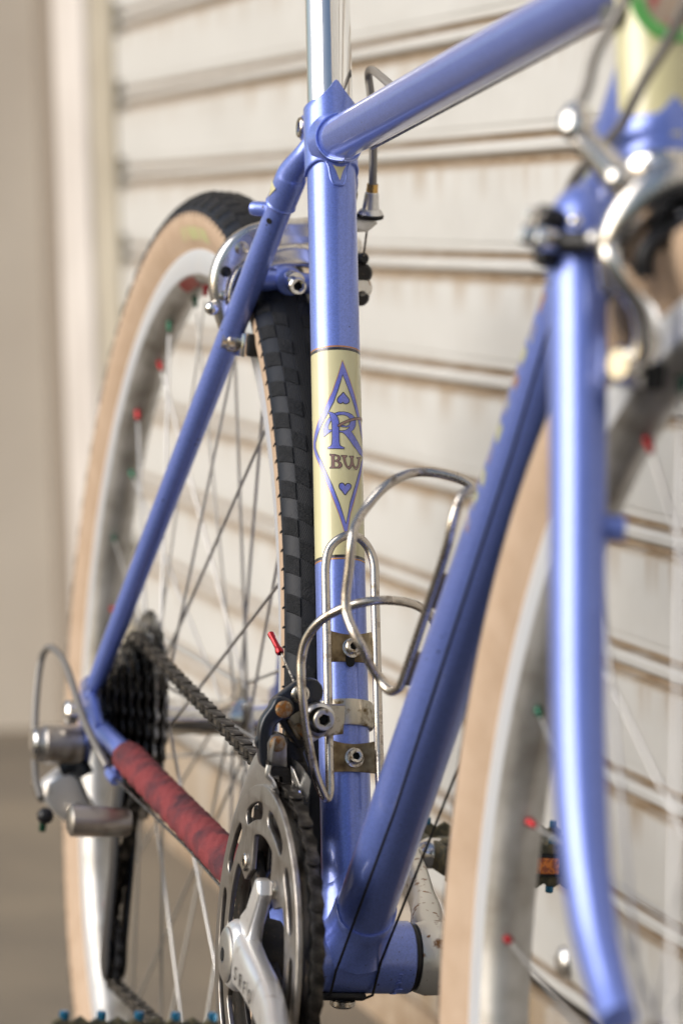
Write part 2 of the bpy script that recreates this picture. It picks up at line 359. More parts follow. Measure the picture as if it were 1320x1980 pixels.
shut = empty('roller_shutter', None, (-1000, WY, 0)); tag(shut, 'cream grey ribbed metal roller shutter with rust stained joints behind the bicycle', 'roller shutter')
PITCHS = 86.5; Z3 = 634.7
# profile: (distance out from the wall plane, height below the slat top)
prof = [(-6, 1.5), (1, -.5), (3, -1.5), (3.6, -8), (4, -30), (3.6, -58), (2.6, -58.6), (2.4, -65), (-3, -66.6), (-3, -69.4), (3.5, -70.8), (5.6, -73), (6, -75.5), (5.2, -78.3), (2.5, -80.2), (-3, -81.6), (-3, -84.6)]
XL, XR = -2000., 2600.
def slat_mb(seg=8):
    b = MB(); cols = []
    for i in range(seg+1):
        x = XL+(XR-XL)*i/seg; cols.append([b.bm.verts.new((x, -d, z)) for d, z in prof])
    for A, B in zip(cols, cols[1:]):
        for k in range(len(prof)-1): b.bm.faces.new((A[k], A[k+1], B[k+1], B[k]))
    b.bm.faces.new(cols[0]); 
    b.box((XL-28, 1.5, -29), (60, 9, 50)); return b
me = mesh_only(slat_mb(), 'slat', 'shutter_enamel', 30)
jb = MB(); jb.box(((XL+XR)/2, 5, 0), (XR-XL, 4, 7)); jb.box(((XL+XR)/2, 5, 17), (XR-XL, 4, 4)); jm = mesh_only(jb, 'slat_joint', 'joint_rust')
for k in range(-14, 9):
    zt = Z3-PITCHS*(k-3); m = Matrix.Translation((0, WY, zt)); inst(me, 'slat', shut, m)
    inst(jm, 'slat_joint', shut, Matrix.Translation((0, WY, zt)))
zb = Z3-PITCHS*(9-3)
bb_ = MB(); bb_.box(((XL+XR)/2, WY-6, zb-38), (XR-XL, 16, 74), bev=3); bb_.build('bottom_bar', 'shutter_enamel', shut)
sb = MB(); sb.box(((XL+XR)/2, WY-2, 20), (XR-XL, 30, 40)); sb.build('rubber_seal', 'joint_rust', shut)
bt = MB(); bt.lathe((-490, WY-3.5, 149), (0, -1, 0), [(0, 13), (3, 12), (6, 8), (7.5, 0)], 24); bt.build('bolt', 'satin_alloy', shut)
rail = MB(); rail.box((-2105, WY+14, 1500), (134, 44, 3000), bev=3)
tag(rail.build('guide_rail', 'rail_paint'), 'beige upright guide rail at the left end of the shutter', 'guide rail')
post = MB(); post.box((-2272, WY+28, 1500), (196, 86, 3000), bev=5)
tag(post.build('door_post', 'post_paint'), 'pale pinkish white upright post between guide rail and beige wall', 'post')
gap = MB(); gap.box((-2550, WY+70, 1900), (380, 100, 3800)); tag(gap.build('wall_recess', 'recess_wall'), 'dark narrow recess beside the pale door post', 'recess', 'structure')

# ------------------------------------------------------------------ the bicycle
LEAN = 0.0995
bike = empty('bicycle'); bike.rotation_euler = (-LEAN, 0, 0)
tag(bike, 'periwinkle blue lugged steel bicycle with tan sidewall tyres leaning by the shutter', 'bicycle')
BB = V((0, 0, 282.3))
def dirn(a): return V((math.cos(rad(a)), 0, math.sin(rad(a))))
ST = dirn(180-70.56); SN = V((ST.z, 0, -ST.x)); TT = dirn(7.0); DT = dirn(50.4); DN = V((-DT.z, 0, DT.x)); SA = V((-.309, 0, .951)).normalized()
SC = BB+ST*479.0
def onST(t, n=0, y=0): return BB+ST*t+SN*n+V((0, y, 0))
def onDT(t, n=0, y=0): return BB+DT*t+DN*n+V((0, y, 0))
def steer(z, f=0, y=0):
    """point on the steering axis at height z, moved f forward of it"""
    return V((521.5-.325*(z-354), y, z))+V((SA.z, 0, -SA.x))*f
Y_ = V((0, 1, 0))

# --- main tubes
fr = empty('frame', bike)
fr_parts = fr
st = MB().tube([onST(4), onST(100), onST(240), onST(360), onST(492)], 14.3, 48).build('seat_tube', 'blue_paint', fr)
tt_ = MB().tube([SC+TT*2, SC+TT*150, SC+TT*300, SC+TT*542], 12.9, 48).build('top_tube', 'blue_paint', fr)
dt_ = MB().tube([BB+DT*4, onDT(150), onDT(300), onDT(450), onDT(618)], 15.9, 48).build('down_tube', 'blue_paint', fr)
# head tube with lugs
h0 = steer(713); h1 = steer(850); L_ = (h1-h0).length
MB().lathe(h0, h1-h0, [(0, 17.5), (3, 18), (L_, 18)], 48, caps=True).build('head_tube', 'cream_paint', fr)
def sleeve(o, ax, ref, r, lo, hi, n=72, th=1.4, rows=5):
    """lug sleeve round a tube: lo(a) and hi(a) give its scalloped ends, a = angle from ref"""
    o = V(o); ax = V(ax).normalized(); a0 = (V(ref)-ax*ax.dot(V(ref))).normalized(); b0 = ax.cross(a0); b = MB(); cols = []
    for k in range(n):
        a = 2*PI*k/n; l, h = lo(a), hi(a); d = a0*math.cos(a)+b0*math.sin(a); col = []
        ts = [(l, r-.2), (l, r+th*.75), (l+.5, r+th)]+[(l+(h-l)*q/rows, r+th) for q in range(1, rows)]+[(h-.5, r+th), (h, r+th*.75), (h, r-.2)]
        for t, q in ts: col.append(b.bm.verts.new(o+ax*t+d*q))
        cols.append(col)
    for k in range(n):
        A, B = cols[k], cols[(k+1) % n]
        for j in range(len(A)-1): b.bm.faces.new((A[j], B[j], B[j+1], A[j+1]))
    return b
def wrapang(a): return (a+PI) % (2*PI)-PI
def lugpt(a, c, wdt, h):
    d = abs(wrapang(a-c))/wdt
    return h*max(0, 1-d)**1.2 if d < 1 else 0
lo_ht = lambda a: -2
hi_ht = lambda a: 15+lugpt(a, 0, .42, 8)+lugpt(a, 1.7, .7, 8)+lugpt(a, -1.7, .7, 8)
sleeve(h0, SA, (1, 0, 0), 18, lo_ht, hi_ht).build('head_lug', 'blue_paint', fr)
sleeve(h0, SA, (1, 0, 0), 18, lambda a: 100-lugpt(a, 0, .75, 12), lambda a: 135).build('head_lug', 'blue_paint', fr)
dl = MB().tube([onDT(570), onDT(618)], 17.2, 40).build('head_lug_socket', 'blue_paint', fr)
tl = MB().tube([SC+TT*505, SC+TT*548], 14.2, 40).build('head_lug_socket', 'blue_paint', fr)
MB().cyl(h0+SN*0+V((18.2, 0, 0))+SA*10, h0+V((20, 0, 0))+SA*10, 3.0).build('lug_window', 'cream_paint', fr)
bd = empty('head_badge', fr)
bc = steer(776, 18.8); bx = frame(bc, (0, 1, 0), tuple(SA))
MB().plate([circle2d((0, 0), 19, 40), circle2d((0, 0), 12.5, 32)], 1.6, bx).build('badge_rim', 'badge_green', fr)
MB().plate([circle2d((0, 0), 12.6, 32)], 1.0, bx).build('badge_centre', 'badge_centre', fr)
bpy.data.objects.remove(bd)
# BB shell
MB().lathe(BB+V((0, -34, 0)), (0, 1, 0), [(0, 17.5), (0, 19.2), (1, 20.2), (67, 20.2), (68, 19.2), (68, 17.5)], 56).build('bottom_bracket_shell', 'blue_paint_dusty', fr)
# lug sockets at the bottom bracket
def dlo(a): return 0
sleeve(BB+DT*10, DT, (SN.x, 0, SN.z), 15.9, lambda a: 0, lambda a: 30+lugpt(a, PI/2, .55, 5)+lugpt(a, -PI/2, .55, 5)-lugpt(a, 0, 1.2, 2)).build('bottom_lug', 'blue_paint', fr)
MB().lathe(BB+DT*6, DT, [(6, 21.5), (11, 19.4), (16, 18.2), (24, 17.4)], 48).build('bottom_lug_fillet', 'blue_paint', fr)
sleeve(BB+ST*10, ST, (1, 0, 0), 14.3, lambda a: 0, lambda a: 30+lugpt(a, 0, .8, 9)+lugpt(a, PI, .8, 9)+2*math.cos(2*a)).build('bottom_lug', 'blue_paint', fr)
MB().lathe(BB+ST*6, ST, [(6, 20), (11, 17.8), (16, 16.5), (24, 15.8)], 48).build('bottom_lug_fillet', 'blue_paint', fr)
# thin raised rims that outline the lug edges on the shell (a long loop on the front)
loop = [BB+V((math.cos(a)*20.6, y, math.sin(a)*20.6)) for y, a in [(-7.5, .12), (-7, -.05), (-4, -.2), (0, -.27), (4, -.2), (7, -.05), (7.5, .12)]]
MB().tube(smooth(loop, 5), .8, 8).build('lug_loop', 'blue_paint', fr)
# --- seat lug
LO = [(0, -32), (.2, -31.6), (.3, -28.5), (.36, -21), (.46, -17.4), (.6, -16.1), (.8, -15.9), (1.1, -16.8), (1.5, -18.8), (1.83, -20.8), (2.05, -19), (2.5, -17.5), (2.8, -20), (3.2, -25)]
def seat_lo(a):
    w = abs(wrapang(a))
    for (x0, y0), (x1, y1) in zip(LO, LO[1:]):
        if x0 <= w <= x1: return y0+(y1-y0)*(w-x0)/(x1-x0)
    return -25
def seat_hi(a):
    w = wrapang(a)
    return 22+7.5*math.exp(-(abs(w)/.5)**2)+3.2*math.exp(-(abs(w-.0)/.2)**2)+1.5*math.cos(w)
sleeve(SC, ST, (1, 0, 0), 14.3, seat_lo, seat_hi, n=160, th=1.5, rows=8).build('seat_lug', 'blue_paint', fr)
MB().lathe(SC, TT, [(10, 16.9), (13.5, 16.0), (17, 15.3), (20, 14.8)], 56).build('seat_lug_fillet', 'blue_paint', fr)
sleeve(SC, TT, (0, 0, 1), 12.9, lambda a: 12, lambda a: 22.5+2.2*math.cos(2*a)+lugpt(a, PI, .6, 7), n=90, th=1.6).build('seat_lug_socket', 'blue_paint', fr)
# edge beads of the seat lug
def bead(o, ax, ref, r, fn, a_0, a_1, rr, name='lug_bead', n=40):
    o = V(o); ax = V(ax).normalized(); a0 = (V(ref)-ax*ax.dot(V(ref))).normalized(); b0 = ax.cross(a0)
    pts = [o+ax*fn(a)+(a0*math.cos(a)+b0*math.sin(a))*r for a in [a_0+(a_1-a_0)*k/n for k in range(n+1)]]
    return MB().tube(pts, rr, 8).build(name, 'blue_paint', fr)
bead(SC, ST, (1, 0, 0), 15.5, lambda a: seat_lo(a)+.6, -PI, PI, .7, n=160)
bead(SC, TT, (0, 0, 1), 14.3, lambda a: 22.2+2.2*math.cos(2*a)+lugpt(a, PI, .6, 7), -PI, PI, .7, n=80)
def on_tube(poly, o, ax, ref, r, step=.9, sign=1):
    """lay a flat outline (u round, t along) on a tube"""
    b = MB(); b.plate([poly] if not isinstance(poly[0][0], (tuple, list)) else poly, .02, None, bev=0.0)
    bm = b.bm; us = [v.co.x for v in bm.verts]; u0, u1 = min(us), max(us)
    top = [f for f in bm.faces if f.normal.z < .5]; bmesh.ops.delete(bm, geom=top, context='FACES')
    k = math.floor(u0/step)*step
    while k < u1:
        bmesh.ops.bisect_plane(bm, geom=bm.verts[:]+bm.edges[:]+bm.faces[:], plane_co=(k, 0, 0), plane_no=(1, 0, 0)); k += step
    o = V(o); ax = V(ax).normalized(); a0 = (V(ref)-ax*ax.dot(V(ref))).normalized(); b0 = V((0, 1, 0))*sign
    for v in bm.verts:
        a = v.co.x/r; v.co = o+ax*v.co.y+(a0*math.cos(a)+b0*math.sin(a))*r
    return b
tri = [(-3.9, 4.3), (-1.5, 3.2), (1.5, 3.2), (4.2, 4.3), (2.2, .5), (.9, -3.2), (.3, -5.4), (-.8, -3), (-2, .6)]
on_tube([(x*1.22+.4, y*1.18-23.5) for x, y in tri], SC, ST, (1, 0, 0), 15.84).build('lug_window_edge', 'decal_blue', fr)
on_tube([(x+.4, y-23.5) for x, y in tri], SC, ST, (1, 0, 0), 15.90).build('lug_window', 'cream_paint', fr)
on_tube([(x*.8, y*.8-0) for x, y in tri], SC+TT*24.5, TT, (0, 0, -1), 14.62).build('lug_window', 'cream_paint', fr)
# seat binder
sbp = onST(496, -20.5)
MB().tube([onST(494, -8, 0), onST(495, -14), onST(496, -20)], [8.5, 8, 7.8], 20).cyl(sbp+V((0, -12.5, 0)), sbp+V((0, 12.5, 0)), 7.8, ch=1.2).build('seat_binder', 'blue_paint', fr)
MB().bolt(sbp+V((0, -12, 0)), (0, -1, 0), 6.2, 2.2, 3.3).build('binder_bolt', 'steel_bolt', fr)
# seat stays with their caps
for sy in (-1, 1):
    A = V((-184, 15.5*sy, 716)); B = V((-444, 66*sy, 366)); d = (B-A).normalized()
    MB().tube([(*(A+d*t), r) for t, r in ((6, 7.9), (60, 7.9), (180, 7.7), (300, 7.0), (400, 6.4), ((B-A).length, 5.8))], None, 32).build('seat_stay', 'blue_paint', fr)
    cp = smooth([(*onST(483, -9, 9*sy), 5.5), (*onST(477, -13, 12*sy), 6.4), (*(A+d*-1), 8.7), (*(A+d*5), 9.5), (*(A+d*16), 9.3), (*(A+d*23), 9.1)], 5)
    MB().tube(cp, None, 28).build('stay_cap', 'blue_paint', fr)
    MB().tube([A+d*22, A+d*23.5, A+d*25], [9.1, 9.6, 8.4], 28).build('stay_cap_bead', 'blue_paint', fr)
    side = V((.85, -.52, .1)).normalized() if sy < 0 else V((.85, .52, .1)).normalized()
    side = (side-d*side.dot(d)).normalized(); p = A+d*33+side*7.55
    MB().cyl(p-side*.1, p+side*.45, 1.9, n=16).build('vent_hole', 'hole_black', fr)
    lw = (V((.25, -.95*1 if sy < 0 else .95, .1))); lw = (lw-d*lw.dot(d)).normalized(); q = A+d*14; mm = frame(q+lw*9.35, tuple(d.cross(lw)), tuple(-d))
    MB().plate([[(-4, 4), (4, 4.5), (1.5, -1), (.3, -5), (-1.8, -.5)]], .5, mm, bev=.1).build('lug_window', 'cream_paint', fr)
    # chainstays
    A2 = V((-16, 22*sy, 288)); B2 = V((-440, 65*sy, 350)); d2 = (B2-A2).normalized(); LL = (B2-A2).length
    MB().tube([(*(A2+d2*t), r) for t, r in ((0, 11), (60, 10.8), (200, 9.6), (330, 7.8), (LL, 6.2))], None, 28).build('chainstay', 'blue_paint', fr)
    sleeve(A2, d2, (0, 0, 1), 10.9, lambda a: -4, lambda a: 24+5*math.cos(2*a), n=48).build('chainstay_lug', 'blue_paint', fr)
    # dropout
    poly = [(-470, 372), (-452, 378), (-430, 366), (-408, 352), (-412, 342), (-432, 338), (-444, 330), (-450, 318), (-464, 318), (-466, 336), (-468, 352)]
    MB().plate([poly], 6, frame((0, 66*sy, 0), (1, 0, 0), (0, 0, 1)), bev=1).build('dropout', 'blue_paint', fr)
pk = V((-214, -24, 694)); MB().lathe(pk+V((4, 2, 0)), V((-.55, -.83, 0)), [(0, 4.6), (8, 4.6), (11, 4.2), (12, 3.6), (12, 2.2), (8, 2.0), (8, 0)], 24).build('rack_boss', 'blue_paint', fr)
# brake bridge
MB().tube([(-243, -25, 650), (-243, 0, 652), (-243, 25, 650)], 6.4, 24).build('brake_bridge', 'blue_paint', fr)
MB().lathe((-262, 0, 654), (1, 0, -.10), [(0, 8.5), (3, 9), (15, 9), (20, 9.2), (27, 8.4), (28, 7)], 32, caps=True).build('bridge_boss', 'blue_paint', fr)
# chainstay bridge boss seen through the rings
MB().ball((-58, -20, 292), 11, sx=(1.4, 1, 1)).build('chainstay_bridge', 'blue_paint', fr)
# cable guide under the shell
cg = MB(); cg.box((2, -8, 262), (18, 34, 5), bev=2); cg.build('cable_guide', 'black_plastic', fr)
MB().lathe((8, -4, 259.5), (0, 0, -1), [(0, 7), (2.5, 7), (4, 5), (4, 0)], 24).build('guide_screw', 'steel_bolt', fr)
# shell stamping
def stamp():
    b = MB(); k = 0
    for ch in '30C5':
        cu = bpy.data.curves.new('t', 'FONT'); cu.body = ch; cu.size = 7.5; cu.extrude = .2; cu.bevel_depth = .1
        ob = bpy.data.objects.new('t', cu); me = bpy.data.meshes.new_from_object(ob)
        a = -.50-k*.27; k += 1
        nrm = V((math.cos(a), 0, math.sin(a))); tg = V((math.sin(a), 0, -math.cos(a)))
        m = frame(BB+nrm*20.2+V((0, 22.5, 0)), tuple(tg), (0, 1, 0)) if False else frame(BB+nrm*20.2+V((0, 23, 0)), (0, 1, 0), tuple(-tg))
        me.transform(m); b.bm.from_mesh(me); bpy.data.objects.remove(ob)
    return b
stamp().build('shell_stamping', 'blue_paint', fr, flat=True)

# --- seat post
MB().tube([onST(494), onST(700), onST(900)], 13.3, 64).build('seat_post', 'seatpost_metal', bike)

# --- seat tube panel and emblem
pn = empty('seat_tube_panel', bike)
def band(t0, t1, r, name, m):
    return MB().lathe(BB, ST, [(t0+2*k*(t1-t0)/2/1, r) for k in (0,)]+[(t1, r)], 96).build(name, m, pn)
band(225.5, 347.2, 14.34, 'panel_ground', 'cream_paint')
for t0, t1, m in ((347.0, 348.6, 'black_line'), (348.8, 349.7, 'gold_line'), (224.0, 225.6, 'black_line'), (222.9, 223.8, 'gold_line')):
    band(t0, t1, 14.38, 'pinstripe', m)
def dec(poly, r, name, m): return on_tube(poly, BB, ST, (1, 0, 0), r).build(name, m, pn)
def off(poly, d):
    """grow (d>0) or shrink an outline"""
    n = len(poly); ar = sum(poly[i][0]*poly[(i+1) % n][1]-poly[(i+1) % n][0]*poly[i][1] for i in range(n)); sg = 1 if ar > 0 else -1; out = []
    for i in range(n):
        a, b, c = V(poly[i-1]), V(poly[i]), V(poly[(i+1) % n]); e1 = (b-a); e2 = (c-b)
        if e1.length < 1e-6 or e2.length < 1e-6: out.append(tuple(b)); continue
        e1.normalize(); e2.normalize(); n1 = V((e1.y, -e1.x))*sg; n2 = V((e2.y, -e2.x))*sg; q = n1+n2
        if q.length < .2: q = n1
        q.normalize(); out.append(tuple(b+q*d/max(.45, q.dot(n1))))
    return out
dL = [(0, 341.3), (-3.0, 331.5), (-6.4, 322.0), (-11, 313.5), (-16.1, 306), (-20, 299.5), (-22.3, 294.8), (-22.5, 291.5), (-20, 286.5), (-16, 279.5), (-12.2, 270.5), (-8.5, 261.5), (-4, 248.5), (0, 234.6)]
dR = [(3.2, 250), (6.3, 256+3), (10.5, 270), (15.5, 281), (20, 286.5), (22.8, 289.5), (22.8, 292.5), (20, 296.5), (16, 301), (12.6, 309.5), (9.3, 317.5), (4.6, 329.5)]
dia = dL+dR
inner = [(x*.835, 287.2+(y-287.2)*.82) for x, y in dia]
def ring2(a, b): return [a, b]
dec([dia, off(dia, -.42)], 14.46, 'diamond_edge', 'gold_line')
dec([off(dia, -.42), off(inner, .42)], 14.46, 'diamond_band', 'decal_blue')
dec([off(inner, .42), inner], 14.46, 'diamond_edge', 'black_line')
hearts = [[(0.16,321.49),(-1.23,320.06),(-2.84,318.45),(-3.52,316.99),(-3.26,315.58),(-2.24,314.79),(-1.07,314.86),(-0.17,315.45),(0.24,314.97),(1.32,314.63),(2.71,315.12),(3.72,316.10),(3.81,317.20),(3.00,318.46),(1.46,320.07)], [(-0.19,260.49),(-1.78,262.52),(-3.19,264.24),(-3.56,265.66),(-3.12,267.01),(-1.95,267.54),(-0.79,267.14),(-0.04,266.10),(0.82,267.14),(2.07,267.49),(3.33,267.03),(3.76,265.86),(3.13,264.41),(1.50,262.51)]]
for hp in hearts:
    hp = [q[:2] for q in smooth([(*q, 0) for q in hp], 3, True)]
    dec([off(hp, .28), off(hp, -.28)], 14.47, 'heart_edge', 'black_line'); dec(off(hp, -.28), 14.46, 'heart', 'decal_blue')
Rst = [[(-9.45,310.23),(-7.73,309.89),(-5.74,309.09),(-4.15,307.57),(-3.27,305.92),(-2.85,303.95),(-2.89,297.92),(-2.92,291.88),(-2.40,289.55),(-0.07,288.63),(-0.21,287.67),(-4.93,287.84),(-9.91,288.23),(-9.63,289.13),(-8.01,289.65),(-7.32,290.61),(-7.01,293.58),(-6.95,298.40),(-6.95,303.23),(-7.46,306.46),(-8.49,308.95)]]
Rbw = [[(-2.69,301.22),(-1.69,301.59),(-0.81,301.75),(1.59,301.47),(3.40,302.49),(4.12,304.36),(3.76,305.96),(2.50,307.25),(0.42,307.96),(-1.94,308.01),(-4.27,307.40),(-6.53,305.58),(-8.26,303.47),(-9.18,301.54),(-9.10,299.71),(-8.37,299.26),(-7.16,299.40),(-6.95,298.40),(-9.16,297.37),(-10.99,296.33),(-11.96,295.49),(-12.34,296.86),(-12.26,299.56),(-11.49,302.08),(-9.84,305.00),(-7.68,307.28),(-5.16,309.01),(-2.83,309.69),(-0.01,309.89),(2.82,309.63),(5.22,308.90),(7.28,307.51),(8.37,305.30),(7.92,302.50),(6.41,300.13),(4.63,298.56),(6.16,296.95),(8.49,294.45),(12.06,291.35),(17.27,288.69),(17.27,286.27),(17.27,285.12),(11.09,286.27),(5.95,290.09),(2.65,293.97),(0.37,296.49),(-1.15,297.47),(-2.78,297.55),(-2.76,298.51),(-0.89,298.55),(1.16,299.04),(2.56,300.01),(3.36,301.09),(1.57,300.74),(-0.83,300.72)]]
def letter(polys, fill, ro=14.52, w=.33, holes=()):
    for P in polys:
        dec([off(P, w/2), off(P, -w/2)], ro+.03, 'letter_edge', 'black_line'); dec([off(P, -w/2)], ro, 'letter', fill)
letter(Rbw, 'decal_blue', 14.50); letter(Rst, 'decal_blue', 14.56)
swash = stroke2d([q[:2] for q in smooth([(*q, 0) for q in [(-3.03,301.43),(-0.78,302.90),(2.30,304.40),(6.08,305.99),(10.43,307.31),(15.68,308.29),(17.27,307.11)]], 3)], [.75]*18+[.3], 3)
letter([swash], 'decal_brown', 14.62, .28)
Bp = [[(-8.56,284.92),(-5.30,284.45),(-3.12,283.68),(-2.34,282.42),(-2.72,281.11),(-3.78,280.47),(-2.29,279.64),(-1.57,278.40),(-1.89,277.08),(-3.30,276.20),(-5.50,276.32),(-8.84,276.52),(-8.70,277.10),(-7.72,277.39),(-7.52,280.38),(-7.56,283.52),(-8.52,284.19)]]
Bh = [[(-5.90,283.62),(-4.46,283.38),(-3.84,282.41),(-4.45,281.27),(-5.97,281.09)], [(-5.99,280.25),(-4.37,279.93),(-3.48,278.51),(-4.09,277.12),(-5.95,277.10)]]
dec([off(Bp[0], .17), off(Bp[0], -.17)], 14.55, 'letter_edge', 'black_line'); dec([off(Bp[0], -.17), off(Bh[0], .17), off(Bh[1], .17)], 14.52, 'letter', 'decal_brown')
for h_ in Bh: dec([off(h_, .17), off(h_, -.1)], 14.55, 'letter_edge', 'black_line')
Wp = [[(-1.95,283.97),(1.44,283.95),(1.49,283.22),(0.49,282.60),(0.56,280.60),(1.29,278.20),(2.33,277.22),(3.40,278.75),(3.85,280.78),(3.64,282.76),(2.87,283.30),(2.89,283.78),(5.91,284.11),(5.88,283.38),(5.28,282.69),(5.50,280.36),(6.32,278.37),(7.39,277.57),(8.62,279.07),(9.44,281.36),(9.71,283.23),(8.42,283.20),(8.27,283.78),(12.76,284.83),(12.44,284.02),(11.64,283.33),(11.05,280.83),(9.69,278.09),(7.66,276.05),(5.83,276.97),(4.74,278.46),(4.02,277.17),(2.54,275.67),(0.95,276.81),(-0.31,279.09),(-0.95,281.76),(-1.16,282.85),(-1.97,283.25)]]
letter(Wp, 'decal_brown', 14.52, .3)

# --- down tube lettering seen edge-on
dl_ = empty('down_tube_decal', bike)
rnd = random.Random(3)
t = 330.
for i in range(17):
    wd = rnd.uniform(8, 13); c0 = -18-rnd.uniform(0, 3); hh = rnd.uniform(9, 13)
    col = 'lettering' if i % 3 else 'lettering_dark'
    on_tube([(c0-hh/2, t), (c0+hh/2, t+1), (c0+hh/2-1, t+wd), (c0-hh/2+1, t+wd-1)], BB, DT, (0, -1, 0), 15.96, sign=0).bm.free() if False else None
    b = MB()
    for jj in range(1):
        a0, a1 = 1.36, 2.15      # angle from the tube's underside towards its upper drive side
        vs = []
        for a in [a0+(a1-a0)*q/5+(.08 if i % 2 else 0) for q in range(6)]:
            dvec = (-DN)*math.cos(a)+V((0, -1, 0))*math.sin(a)
            vs.append((b.bm.verts.new(onDT(t)+dvec*15.97), b.bm.verts.new(onDT(t+wd)+dvec*15.97)))
        for p, q in zip(vs, vs[1:]): b.bm.faces.new((p[0], q[0], q[1], p[1]))
    b.build('letter_patch', col, dl_); t += wd+rnd.uniform(3, 6)

# --- seat tube bottle cage
def cage_wire(pts, parent, r=2.55, name='wire', n=6, closed=False):
    return MB().tube(smooth(pts, n, closed), r, 18, closed=closed).build(name, 'stainless_wire', parent)
bc1 = empty('bottle_cage', bike); bc1['label'] = 'steel wire bottle cage on the seat tube'
def C1(n, y, t): return tuple(onST(t, n, y))
cage_wire([C1(20.5, -14.3, 95), C1(20.5, -14.3, 130), C1(20.5, -14.3, 175), C1(20.5, -14.3, 205), C1(21.2, -14, 219), C1(21, -11, 228), C1(23, -5.5, 233), C1(23.4, 0, 234.4), C1(23, 5.5, 233), C1(21, 11, 228), C1(21.2, 14, 219), C1(20.5, 14.3, 205), C1(20.5, 14.3, 175), C1(20.5, 14.3, 130), C1(20.5, 14.3, 95)], bc1)
def hoop(f, L):
    return [f(*q) for q in L]
h1_ = [(20.5, -14.3, 97), (20.7, -14.6, 88), (21, -17, 84.5), (28, -24, 95), (37, -30.5, 112), (46, -35.5, 130), (50, -37.5, 145), (53, -37.8, 156), (60, -36, 166), (72, -30.5, 173.5), (84, -20, 178), (91, -8, 180), (92, 4, 180.5), (88, 16, 180), (80, 26, 178), (68, 34, 175), (58, 37, 170), (52, 37.8, 158), (49, 37.5, 145), (44, 35.5, 130), (36, 30.5, 112), (28, 24, 95), (21, 17, 84.5), (20.7, 14.6, 88), (20.5, 14.3, 97)]
cage_wire(hoop(C1, h1_), bc1, r=2.55)
for t in (171, 108.5):
    b = MB(); cols = []
    for k in range(13):
        y = -13+26*k/12; n = 15.0+3.6*(abs(y)/13)**2
        cols.append([b.bm.verts.new(onST(t+dt, n+dn, y)) for dt, dn in ((-7.8-1.4*(abs(y)/13)**2, 0), (7.8+1.4*(abs(y)/13)**2, 0), (7.8+1.4*(abs(y)/13)**2, 1.3), (-7.8-1.4*(abs(y)/13)**2, 1.3))])
    for A, B in zip(cols, cols[1:]):
        for j in range(4): b.bm.faces.new((A[j], A[(j+1) % 4], B[(j+1) % 4], B[j]))
    b.bm.faces.new(cols[0]); b.bm.faces.new(cols[-1][::-1])
    b.build('bracket', 'tarnished_plate', bc1)
    MB().lathe(onST(t, 16.2, 1.2), SN, [(0, 5.6), (.8, 5.6), (1, 5.2)], 24, caps=True).build('washer', 'steel_bolt', bc1)
    MB().bolt(onST(t+.3, 17.1, 1.2), SN, 4.4, 3.6, 2.3, 2.6).build('cage_bolt', 'steel_bolt', bc1)
MB().plate([stroke2d([(0, -3), (0, 3)], [2.6, 2.6])], .3, frame(onST(165.6, 16.5, 0), (0, 1, 0), tuple(ST))).build('bolt_slot', 'hole_black', bc1)
# --- down tube bottle cage (n measured away from the tube, towards the seat tube)
bc2 = empty('bottle_cage', bike); bc2['label'] = 'steel wire bottle cage on the down tube'
def C2(u, y, t): return tuple(onDT(t, u, y))
cage_wire([C2(19, -13.5, 205), C2(19, -13.5, 240), C2(19, -13.5, 280), C2(20, -13.5, 300), C2(26, -12.5, 313), C2(35, -8, 320), C2(38, 0, 322), C2(35, 8, 320), C2(26, 12.5, 313), C2(20, 13.5, 300), C2(19, 13.5, 280), C2(19, 13.5, 240), C2(19, 13.5, 205)], bc2)
h2_ = [(19, -13.5, 206), (20, -14, 196), (26, -16, 187), (34, -20, 187), (38, -25.5, 193), (42, -31, 201), (50, -35.5, 205), (62, -37.5, 206), (70, -38, 212), (78, -37.5, 223), (88, -37, 234.6), (98, -33.5, 237), (107, -27.5, 240), (115, -18, 248), (120, -8, 252), (122, 2, 254), (119, 14, 256), (113, 26, 256), (104, 34, 251), (90, 37.5, 240), (78, 38, 224), (66, 37.5, 210), (50, 35.5, 204), (40, 28, 196), (32, 20, 188), (24, 15, 190), (19, 13.5, 206)]
cage_wire(hoop(C2, h2_), bc2)
for t in (213, 270):
    MB().box((0, 0, 0), (24, 26, 2.2), frame(onDT(t, 17.2), tuple(DT), (0, 1, 0)), bev=.5).build('bracket', 'tarnished_plate', bc2)
    MB().box((0, 0, 0), (13, 15, 5), frame(onDT(t, 16.2), tuple(DT), (0, 1, 0)), bev=.5).build('bracket_foot', 'tarnished_plate', bc2)
    MB().bolt(onDT(t, 18.3), DN, 4.4, 3.6, 2.3).build('cage_bolt', 'steel_bolt', bc2)

